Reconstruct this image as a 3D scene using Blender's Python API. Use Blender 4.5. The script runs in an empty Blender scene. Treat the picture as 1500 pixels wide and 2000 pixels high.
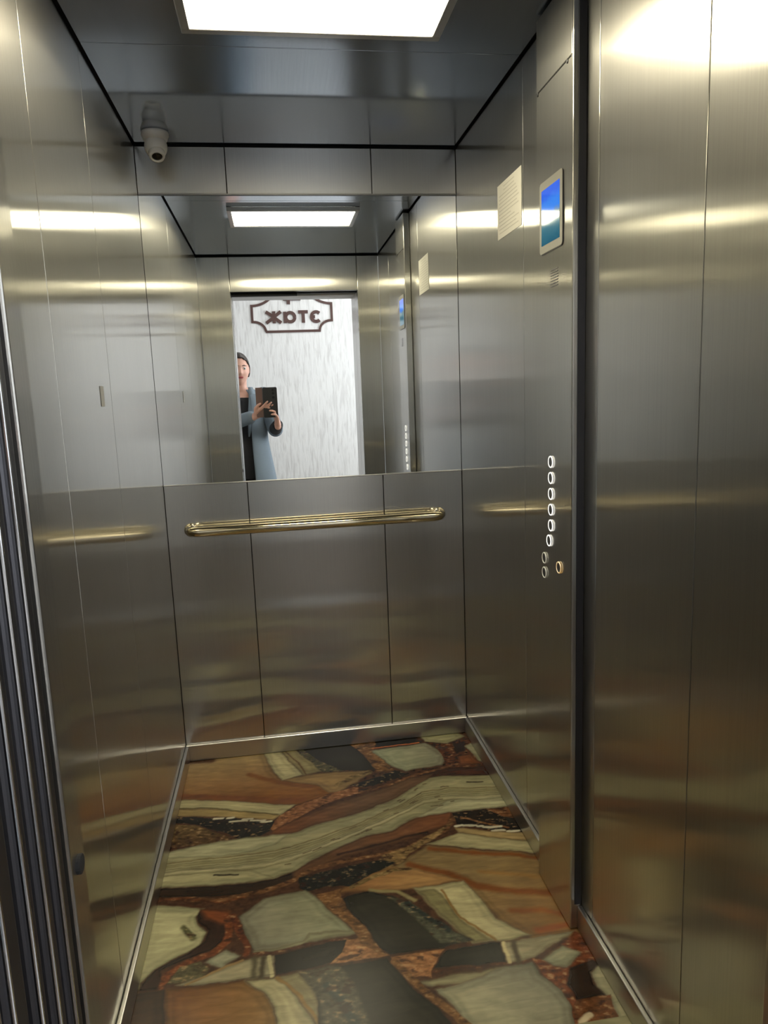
import bpy, bmesh, math, random
import numpy as np
from mathutils import Vector, Matrix, Euler

# ------------------------------------------------------------------ scene
sc = bpy.context.scene
C = sc.collection
PI = math.pi
W, H = 1.0723, 2.15            # car inside width and height
D = 1.9017                     # back wall (y = 0) to inside of the front returns
ZH, ZM, ZS = 1.998, 1.030, .064   # mirror top, mirror bottom, skirting top
XL, XR, ZD = .1853, .9410, 1.944  # door opening
LY = -4.10                     # landing wall with the floor sign

# camera
cam_d = bpy.data.cameras.new('camera')
cam = bpy.data.objects.new('camera', cam_d); C.objects.link(cam); sc.camera = cam
cam_d.sensor_fit = 'VERTICAL'; cam_d.sensor_height = 24.0
cam_d.lens = 1414.9 / 2000 * 24.0
cam_d.clip_start = .01
yaw, pitch, roll = .1436, -.1624, -.0383
fw = Vector((math.sin(yaw)*math.cos(pitch), math.cos(yaw)*math.cos(pitch), math.sin(pitch)))
r0 = Vector((math.cos(yaw), -math.sin(yaw), 0)); u0 = r0.cross(fw)
rt = r0*math.cos(roll) + u0*math.sin(roll); up = u0*math.cos(roll) - r0*math.sin(roll)
cam.matrix_world = Matrix(((rt.x, up.x, -fw.x, .3993), (rt.y, up.y, -fw.y, -2.6008), (rt.z, up.z, -fw.z, 1.3222), (0, 0, 0, 1)))

# render feel
sc.view_settings.view_transform = 'Standard'; sc.view_settings.look = 'None'
sc.view_settings.gamma = 1; sc.view_settings.use_curve_mapping = False
sc.view_settings.exposure = 0.0
sc.cycles.max_bounces = 14; sc.cycles.glossy_bounces = 12; sc.cycles.diffuse_bounces = 5
sc.cycles.transmission_bounces = 4; sc.cycles.use_denoising = True
sc.cycles.sample_clamp_indirect = 6.0; sc.cycles.caustics_reflective = True
sc.cycles.blur_glossy = .1

# daylight beyond the landing window
wd = bpy.data.worlds.new('world'); sc.world = wd; wd.use_nodes = True
wd.node_tree.nodes['Background'].inputs[0].default_value = (.88, .94, 1, 1)
wd.node_tree.nodes['Background'].inputs[1].default_value = 1.0
WINDOW_SUNLIGHT = 85.0
LAMP_GLOW = 23.0
HALL_GLOW = 5.5
al = bpy.data.lights.new('window_daylight', 'AREA'); al.shape = 'RECTANGLE'; al.size = 1.5; al.size_y = 1.5
al.energy = WINDOW_SUNLIGHT; al.color = (.90, .95, 1)
alo = bpy.data.objects.new('window_daylight', al); C.objects.link(alo)
alo.location = (3.0, -3.1, 1.6); alo.rotation_euler = (0, PI/2, 0)

# ------------------------------------------------------------------ materials
def new_mat(name):
    m = bpy.data.materials.new(name); m.use_nodes = True
    return m, m.node_tree.nodes, m.node_tree.links
def srgb(r, g, b):
    f = lambda v: (v/255/12.92) if v/255 <= .04045 else ((v/255+.055)/1.055)**2.4
    return (f(r), f(g), f(b), 1)
def flat(name, col, rough=.5, metal=0, spec=.5, bump=0, bscale=60, coat=0):
    m, N, L = new_mat(name); b = N['Principled BSDF']
    b.inputs['Base Color'].default_value = col if len(col) == 4 else (*col, 1)
    b.inputs['Roughness'].default_value = rough; b.inputs['Metallic'].default_value = metal
    b.inputs['Specular IOR Level'].default_value = spec; b.inputs['Coat Weight'].default_value = coat
    if bump:
        t = N.new('ShaderNodeTexCoord'); n = N.new('ShaderNodeTexNoise'); n.inputs['Scale'].default_value = bscale
        bp = N.new('ShaderNodeBump'); bp.inputs['Strength'].default_value = bump; bp.inputs['Distance'].default_value = .002
        L.new(t.outputs['Object'], n.inputs['Vector']); L.new(n.outputs['Fac'], bp.inputs['Height']); L.new(bp.outputs[0], b.inputs['Normal'])
    return m
def glow(name, col, s):
    m, N, L = new_mat(name); b = N['Principled BSDF']
    b.inputs['Base Color'].default_value = (.8, .8, .8, 1)
    b.inputs['Emission Color'].default_value = (*col, 1); b.inputs['Emission Strength'].default_value = s
    return m
def steel(name, along, grain, rough=.13, soft=.40, mixf=.31, col=(.585, .575, .54)):
    """brushed stainless steel; the grain runs along `along`, reflections spread across it"""
    m, N, L = new_mat(name); b = N['Principled BSDF']; out = N['Material Output']
    t = N.new('ShaderNodeTexCoord'); mp = N.new('ShaderNodeMapping'); mp.inputs['Scale'].default_value = grain
    n = N.new('ShaderNodeTexNoise'); n.inputs['Scale'].default_value = 1.0; n.inputs['Detail'].default_value = 5
    L.new(t.outputs['Object'], mp.inputs[0]); L.new(mp.outputs[0], n.inputs['Vector'])
    n2 = N.new('ShaderNodeTexNoise'); n2.inputs['Scale'].default_value = 2.3; n2.inputs['Detail'].default_value = 3
    L.new(t.outputs['Object'], n2.inputs['Vector'])
    ad = N.new('ShaderNodeMath'); ad.operation = 'ADD'; L.new(n.outputs['Fac'], ad.inputs[0]); L.new(n2.outputs['Fac'], ad.inputs[1])
    cr = N.new('ShaderNodeMapRange'); cr.inputs[1].default_value = .6; cr.inputs[2].default_value = 1.4
    cr.inputs[3].default_value = .90; cr.inputs[4].default_value = 1.06; L.new(ad.outputs[0], cr.inputs[0])
    mx = N.new('ShaderNodeVectorMath'); mx.operation = 'SCALE'; mx.inputs[0].default_value = col; L.new(cr.outputs[0], mx.inputs['Scale'])
    gm = N.new('ShaderNodeNewGeometry'); cr_ = N.new('ShaderNodeVectorMath'); cr_.operation = 'CROSS_PRODUCT'
    L.new(gm.outputs['True Normal'], cr_.inputs[0]); cr_.inputs[1].default_value = along
    tg = N.new('ShaderNodeVectorMath'); tg.operation = 'NORMALIZE'; L.new(cr_.outputs[0], tg.inputs[0])
    b2 = N.new('ShaderNodeBsdfPrincipled')
    for q, r, a in ((b, rough, 1.0), (b2, soft, .35)):
        q.inputs['Metallic'].default_value = 1; q.inputs['Roughness'].default_value = r; q.inputs['Anisotropic'].default_value = a
        L.new(mx.outputs[0], q.inputs['Base Color']); L.new(tg.outputs[0], q.inputs['Tangent'])
    ms = N.new('ShaderNodeMixShader'); ms.inputs[0].default_value = mixf
    L.new(b.outputs[0], ms.inputs[1]); L.new(b2.outputs[0], ms.inputs[2]); L.new(ms.outputs[0], out.inputs[0])
    return m
M = {}
M['steel_side'] = M['steel_back'] = steel('brushed steel wall', (.002, .003, 1), (300, 300, 3))
M['steel_ceiling'] = steel('brushed steel ceiling', (.002, 1, .003), (300, 3, 300), rough=.10, mixf=.06, col=(.41, .46, .53))
M['steel_trim'] = flat('satin steel trim', (.55, .54, .53), .28, 1)
M['door_face'] = flat('dark steel door face', (.09, .09, .10), .45, 1)
M['steel_dark'] = flat('dark grey steel', (.20, .20, .21), .4, 1)  # one even darker grey for small steel parts
M['chrome'] = flat('polished edge', (.75, .75, .76), .16, 1)
M['mirror'] = flat('mirror glass', (.93, .95, .94), .0, 1)
M['brass'] = flat('polished champagne rail', (.75, .68, .51), .1, 1)
M['black'] = flat('black gap', (.008, .008, .009), .8)
M['black_plastic'] = flat('black plastic', (.012, .012, .013), .35)
M['white_plastic'] = flat('white plastic', (.72, .71, .69), .4)
M['grey_plastic'] = flat('grey plastic', (.30, .30, .30), .5)
M['bezel'] = flat('satin bezel', (.34, .33, .29), .42, .7)
M['lens'] = flat('lens glass', (.004, .004, .006), .05)
M['lamp'] = glow('lamp diffuser', (1, .90, .64), LAMP_GLOW)
M['added_hall_lamp'] = glow('added landing lamp diffuser', (1, .98, .93), HALL_GLOW)
M['ring_white'] = glow('lit white ring', (1, .98, .92), 1.0)
M['ring_dim'] = glow('dull ring with added glow', (.5, .47, .33), .22)  # slight glow added to brighten the dull grey rings
M['ring_yellow'] = glow('amber ring', (.75, .42, .10), .5)
M['paper'] = flat('paper', (.80, .78, .70), .6)
M['ink'] = flat('faded print', (.62, .60, .53), .7)
M['brown_metal'] = flat('dark brown letters', srgb(84, 58, 52), .45, bump=.1)
M['skin'] = flat('skin', srgb(222, 172, 152), .5, bump=.1, bscale=90)
M['lips'] = flat('lips', srgb(168, 84, 84), .4)
M['hair'] = flat('dark brown hair', (.028, .018, .014), .45, bump=.6, bscale=160)
M['coat'] = flat('blue grey wool', srgb(122, 134, 144), .9, bump=.5, bscale=220)
M['dark_cloth'] = flat('black cloth', (.012, .012, .014), .8, bump=.3, bscale=200)
M['white'] = flat('white of eye', (.8, .8, .8), .2)
M['iris'] = flat('brown iris', (.05, .03, .02), .1)
M['brown_leather'] = flat('brown leather', srgb(112, 82, 66), .5, bump=.3, bscale=90)

def plaster():
    m, N, L = new_mat('streaked white plaster'); b = N['Principled BSDF']; b.inputs['Roughness'].default_value = .8
    t = N.new('ShaderNodeTexCoord'); mp = N.new('ShaderNodeMapping'); mp.inputs['Scale'].default_value = (55, 55, 7)
    n = N.new('ShaderNodeTexNoise'); n.inputs['Scale'].default_value = 1; n.inputs['Detail'].default_value = 4; n.inputs['Distortion'].default_value = .4
    L.new(t.outputs['Object'], mp.inputs[0]); L.new(mp.outputs[0], n.inputs['Vector'])
    cr = N.new('ShaderNodeValToRGB'); cr.color_ramp.elements[0].position = .3; cr.color_ramp.elements[1].position = .52
    cr.color_ramp.elements[0].color = (.68, .66, .645, 1); cr.color_ramp.elements[1].color = (.84, .825, .81, 1)
    L.new(n.outputs['Fac'], cr.inputs[0]); L.new(cr.outputs[0], b.inputs['Base Color'])
    bp = N.new('ShaderNodeBump'); bp.inputs['Strength'].default_value = .6; bp.inputs['Distance'].default_value = .004
    L.new(n.outputs['Fac'], bp.inputs['Height']); L.new(bp.outputs[0], b.inputs['Normal'])
    return m
M['plaster'] = plaster()
M['paint'] = flat('white paint', (.88, .88, .87), .7)
def stone_tile(name, c1, c2, size):
    m, N, L = new_mat(name); b = N['Principled BSDF']; b.inputs['Roughness'].default_value = .25
    t = N.new('ShaderNodeTexCoord'); br = N.new('ShaderNodeTexBrick'); br.offset = 0; br.inputs['Scale'].default_value = 1
    br.inputs['Brick Width'].default_value = size; br.inputs['Row Height'].default_value = size; br.inputs['Mortar Size'].default_value = .003
    br.inputs['Color1'].default_value = c1; br.inputs['Color2'].default_value = c2; br.inputs['Mortar'].default_value = (.1, .08, .06, 1)
    L.new(t.outputs['Object'], br.inputs['Vector']); L.new(br.outputs['Color'], b.inputs['Base Color'])
    return m
M['hall_tile'] = stone_tile('brown landing tile', (.10, .07, .05, 1), (.09, .065, .045, 1), .45)

def onyx():
    m, N, L = new_mat('polished onyx pattern tile'); b = N['Principled BSDF']
    at = N.new('ShaderNodeAttribute'); at.attribute_name = 'onyx'
    t = N.new('ShaderNodeTexCoord'); mp = N.new('ShaderNodeMapping'); mp.inputs['Scale'].default_value = (14, 60, 1)
    mp.inputs['Rotation'].default_value = (0, 0, -.25)
    n = N.new('ShaderNodeTexNoise'); n.inputs['Scale'].default_value = 1; n.inputs['Detail'].default_value = 6; n.inputs['Distortion'].default_value = .8
    L.new(t.outputs['Object'], mp.inputs[0]); L.new(mp.outputs[0], n.inputs['Vector'])
    r = N.new('ShaderNodeMapRange'); r.inputs[1].default_value = .3; r.inputs[2].default_value = .7; r.inputs[3].default_value = FLOOR_GAIN*.82; r.inputs[4].default_value = FLOOR_GAIN*1.12
    L.new(n.outputs['Fac'], r.inputs[0])
    s = N.new('ShaderNodeVectorMath'); s.operation = 'SCALE'; hs = N.new('ShaderNodeVectorMath'); hs.operation = 'MULTIPLY'; hs.inputs[1].default_value = (1, 1.05, 1.15); L.new(at.outputs['Color'], hs.inputs[0]); L.new(hs.outputs[0], s.inputs[0]); L.new(r.outputs[0], s.inputs['Scale'])
    L.new(s.outputs[0], b.inputs['Base Color']); b.inputs['Roughness'].default_value = .26; b.inputs['Specular IOR Level'].default_value = .2
    return m
FLOOR_GAIN = 1.33

# ------------------------------------------------------------------ mesh helpers
def box(bm, x0, x1, y0, y1, z0, z1, bev=0, seg=2):
    vs = [bm.verts.new((x, y, z)) for z in (z0, z1) for y in (y0, y1) for x in (x0, x1)]
    fs = [bm.faces.new([vs[i] for i in f]) for f in ((0, 2, 3, 1), (4, 5, 7, 6), (0, 1, 5, 4), (1, 3, 7, 5), (3, 2, 6, 7), (2, 0, 4, 6))]
    if bev:
        es = list({e for f in fs for e in f.edges})
        bmesh.ops.bevel(bm, geom=es, offset=bev, segments=seg, affect='EDGES', profile=.5)
def BX(*a, **k):
    bm = bmesh.new(); box(bm, *a, **k); return bm
def obj(name, bm, mat, parent=None, smooth=False, loc=None):
    me = bpy.data.meshes.new(name)
    if isinstance(bm, bmesh.types.BMesh):
        bmesh.ops.recalc_face_normals(bm, faces=bm.faces); bm.to_mesh(me); bm.free()
    else: me = bm; me.name = name
    for m_ in (mat if isinstance(mat, (list, tuple)) else [mat]): me.materials.append(m_)
    if smooth:
        for p in me.polygons: p.use_smooth = True
    o = bpy.data.objects.new(name, me); C.objects.link(o)
    if loc: o.location = loc
    if parent: 
        o.parent = parent
        o.matrix_parent_inverse = Matrix.Translation(-Vector(parent.location)) if parent.type == 'EMPTY' else Matrix()
    return o
def thing(name, label, cat, loc=(0, 0, 0), group=None):
    o = bpy.data.objects.new(name, None); C.objects.link(o); o.location = loc; o.empty_display_size = .05
    o['label'] = label; o['category'] = cat
    if group: o['group'] = group
    return o
def tag(o, label, cat, group=None):
    o['label'] = label; o['category'] = cat
    if group: o['group'] = group
    return o
def struct(name, bm, mat, label=None, parent=None, **k):
    o = obj(name, bm, mat, parent, **k)
    if not parent: o['kind'] = 'structure'
    if label: o['label'] = label
    return o
def cyl(bm, c, axis, r, h, n=32, r2=None, bev=0):
    """solid cylinder from c along the unit axis"""
    a = Vector(axis).normalized(); t = a.orthogonal().normalized(); s = a.cross(t)
    prof = [(0, r), (h, r if r2 is None else r2)]
    if bev: prof = [(0, r), (h-bev, r if r2 is None else r2), (h-bev*.3, (r if r2 is None else r2)-bev*.3), (h, (r if r2 is None else r2)-bev)]
    lathe(bm, c, axis, [(0, 0)] + prof + [(h, 0)], n)
def lathe(bm, c, axis, prof, n=32):
    a = Vector(axis).normalized(); t = a.orthogonal().normalized(); s = a.cross(t); c = Vector(c)
    rings = []
    for h, r in prof:
        if r < 1e-6: rings.append([bm.verts.new(c + a*h)])
        else: rings.append([bm.verts.new(c + a*h + (t*math.cos(2*PI*i/n) + s*math.sin(2*PI*i/n))*r) for i in range(n)])
    for A, B in zip(rings, rings[1:]):
        for i in range(n):
            j = (i+1) % n
            if len(A) == 1 and len(B) == 1: continue
            if len(A) == 1: bm.faces.new((A[0], B[i], B[j]))
            elif len(B) == 1: bm.faces.new((A[i], A[j], B[0]))
            else: bm.faces.new((A[i], A[j], B[j], B[i]))
def torus(bm, c, axis, R, r, n=32, k=10):
    a = Vector(axis).normalized(); t = a.orthogonal().normalized(); s = a.cross(t); c = Vector(c); g = []
    for i in range(n):
        d = t*math.cos(2*PI*i/n) + s*math.sin(2*PI*i/n)
        g.append([bm.verts.new(c + d*(R + r*math.cos(2*PI*j/k)) + a*r*math.sin(2*PI*j/k)) for j in range(k)])
    for i in range(n):
        for j in range(k): bm.faces.new((g[i][j], g[(i+1) % n][j], g[(i+1) % n][(j+1) % k], g[i][(j+1) % k]))
def tube(bm, pts, rad, n=20, cap=True):
    pts = [Vector(p) for p in pts]; rings = []; prev = None
    for i, p in enumerate(pts):
        d = (pts[min(i+1, len(pts)-1)] - pts[max(i-1, 0)]).normalized()
        t = d.orthogonal().normalized() if prev is None else (prev - d*prev.dot(d)).normalized()
        prev = t; s = d.cross(t); r = rad[i] if isinstance(rad, (list, tuple)) else rad
        rings.append([bm.verts.new(p + (t*math.cos(2*PI*k/n) + s*math.sin(2*PI*k/n))*r) for k in range(n)])
    for A, B in zip(rings, rings[1:]):
        for k in range(n): bm.faces.new((A[k], A[(k+1) % n], B[(k+1) % n], B[k]))
    if cap: bm.faces.new(rings[0][::-1]); bm.faces.new(rings[-1])
def ball(bm, c, rx, ry=None, rz=None, u=20, v=14):
    ry = ry or rx; rz = rz or rx
    bmesh.ops.create_uvsphere(bm, u_segments=u, v_segments=v, radius=1, matrix=Matrix.Translation(c) @ Matrix.Diagonal((rx, ry, rz, 1)))
def extrude_poly(bm, pts, d):
    """closed outline pts (3D) pushed by vector d"""
    a = [bm.verts.new(p) for p in pts]; b = [bm.verts.new(Vector(p)+Vector(d)) for p in pts]; n = len(a)
    bm.faces.new(a); bm.faces.new(b[::-1])
    for i in range(n): bm.faces.new((a[i], b[i], b[(i+1) % n], a[(i+1) % n]))

# ------------------------------------------------------------------ the car: walls, ceiling
TH = .03; GAP = .0024; BEV = .0009
def panels(name, axis, fixed0, fixed1, spans, zr, mat):
    """wall skin of upright sheets with fine gaps, standing on a black core"""
    bm = bmesh.new()
    for a, b in spans:
        for z0, z1 in zr:
            if axis == 'y': box(bm, fixed0, fixed1, a+GAP/2, b-GAP/2, z0, z1, BEV, 2)
            else: box(bm, a+GAP/2, b-GAP/2, fixed0, fixed1, z0, z1, BEV, 2)
    return struct(name, bm, mat)
ys = [0, -.69, -1.142, -1.516, -D]
sp = [(ys[i+1], ys[i]) for i in range(4)]
wl = panels('wall_left', 'y', -.012, 0, sp, [(0, H-.0065)], M['steel_side'])
wr = panels('wall_right', 'y', W, W+.012, sp, [(0, H-.0065)], M['steel_side'])
struct('backing', BX(-.04, -.0122, -D, .04, 0, H+.05), M['black'], parent=wl)
struct('backing', BX(W+.0122, W+.04, -D, .04, 0, H+.05), M['black'], parent=wr)
xs = [0, .2885, .7765, W]; sx = [(xs[i], xs[i+1]) for i in range(3)]
wb = panels('wall_back', 'x', 0, .012, sx, [(0, ZM), (ZH, H-.0065)], M['steel_back'])
struct('backing', BX(-.04, W+.04, .0122, .04, 0, H+.05), M['black'], parent=wb)
bm = bmesh.new()
for a, b in ((-.69, -.0065), (-D+.0065, -.69)):
    box(bm, .0065, W-.0065, a+GAP/2, b-GAP/2, H, H+.012, BEV, 2)
ce = struct('ceiling', bm, M['steel_ceiling'])
struct('backing', BX(-.04, W+.04, -D-.02, .04, H+.0122, H+.05), M['black'], parent=ce)
# front returns and header, seen in the mirror
bm = bmesh.new(); box(bm, 0, XL, -D-.044, -D, 0, H-.0065, .003, 3); box(bm, XR, W, -D-.044, -D, 0, H-.0065, .003, 3)
box(bm, XL+.001, XR-.001, -D-.044, -D, ZD, H-.0065, .002, 2)
wf = struct('wall_front', bm, M['steel_back'])
struct('backing', BX(-.04, W+.04, -D-.035, -D-.006, H-.006, H+.05), M['black'], parent=wf)
# mirror
mr = thing('wall_mirror', 'wide frameless mirror filling the upper half of the lift back wall', 'mirror', (W/2, 0, ZM))
obj('mirror_glass', BX(.001, W-.001, .003, .0118, ZM+.0015, ZH-.0015), M['mirror'], mr)
bm = bmesh.new(); box(bm, .001, W-.001, -.0035, .006, ZM-.001, ZM+.0028, .0008); obj('lower_edge_strip', bm, M['steel_trim'], mr)
bm = bmesh.new(); box(bm, .001, W-.001, -.004, .006, ZH-.005, ZH-.0002, .0008); obj('upper_edge_strip', bm, M['steel_dark'], mr)
# skirting
ST = .012
struct('baseboard_back', BX(.001, W-.001, -ST, -.0003, .0006, ZS, .003, 3), M['steel_trim'])
struct('baseboard_left', BX(.0003, ST, -D+.001, -ST-.0005, .0006, ZS, .003, 3), M['steel_trim'])
bm = bmesh.new(); box(bm, W-ST, W-.0003, -.8675, -ST-.0005, .0006, ZS, .003, 3); box(bm, W-ST, W-.0003, -D+.001, -1.0838, .0006, ZS, .003, 3)
struct('baseboard_right', bm, M['steel_trim'])

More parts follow.
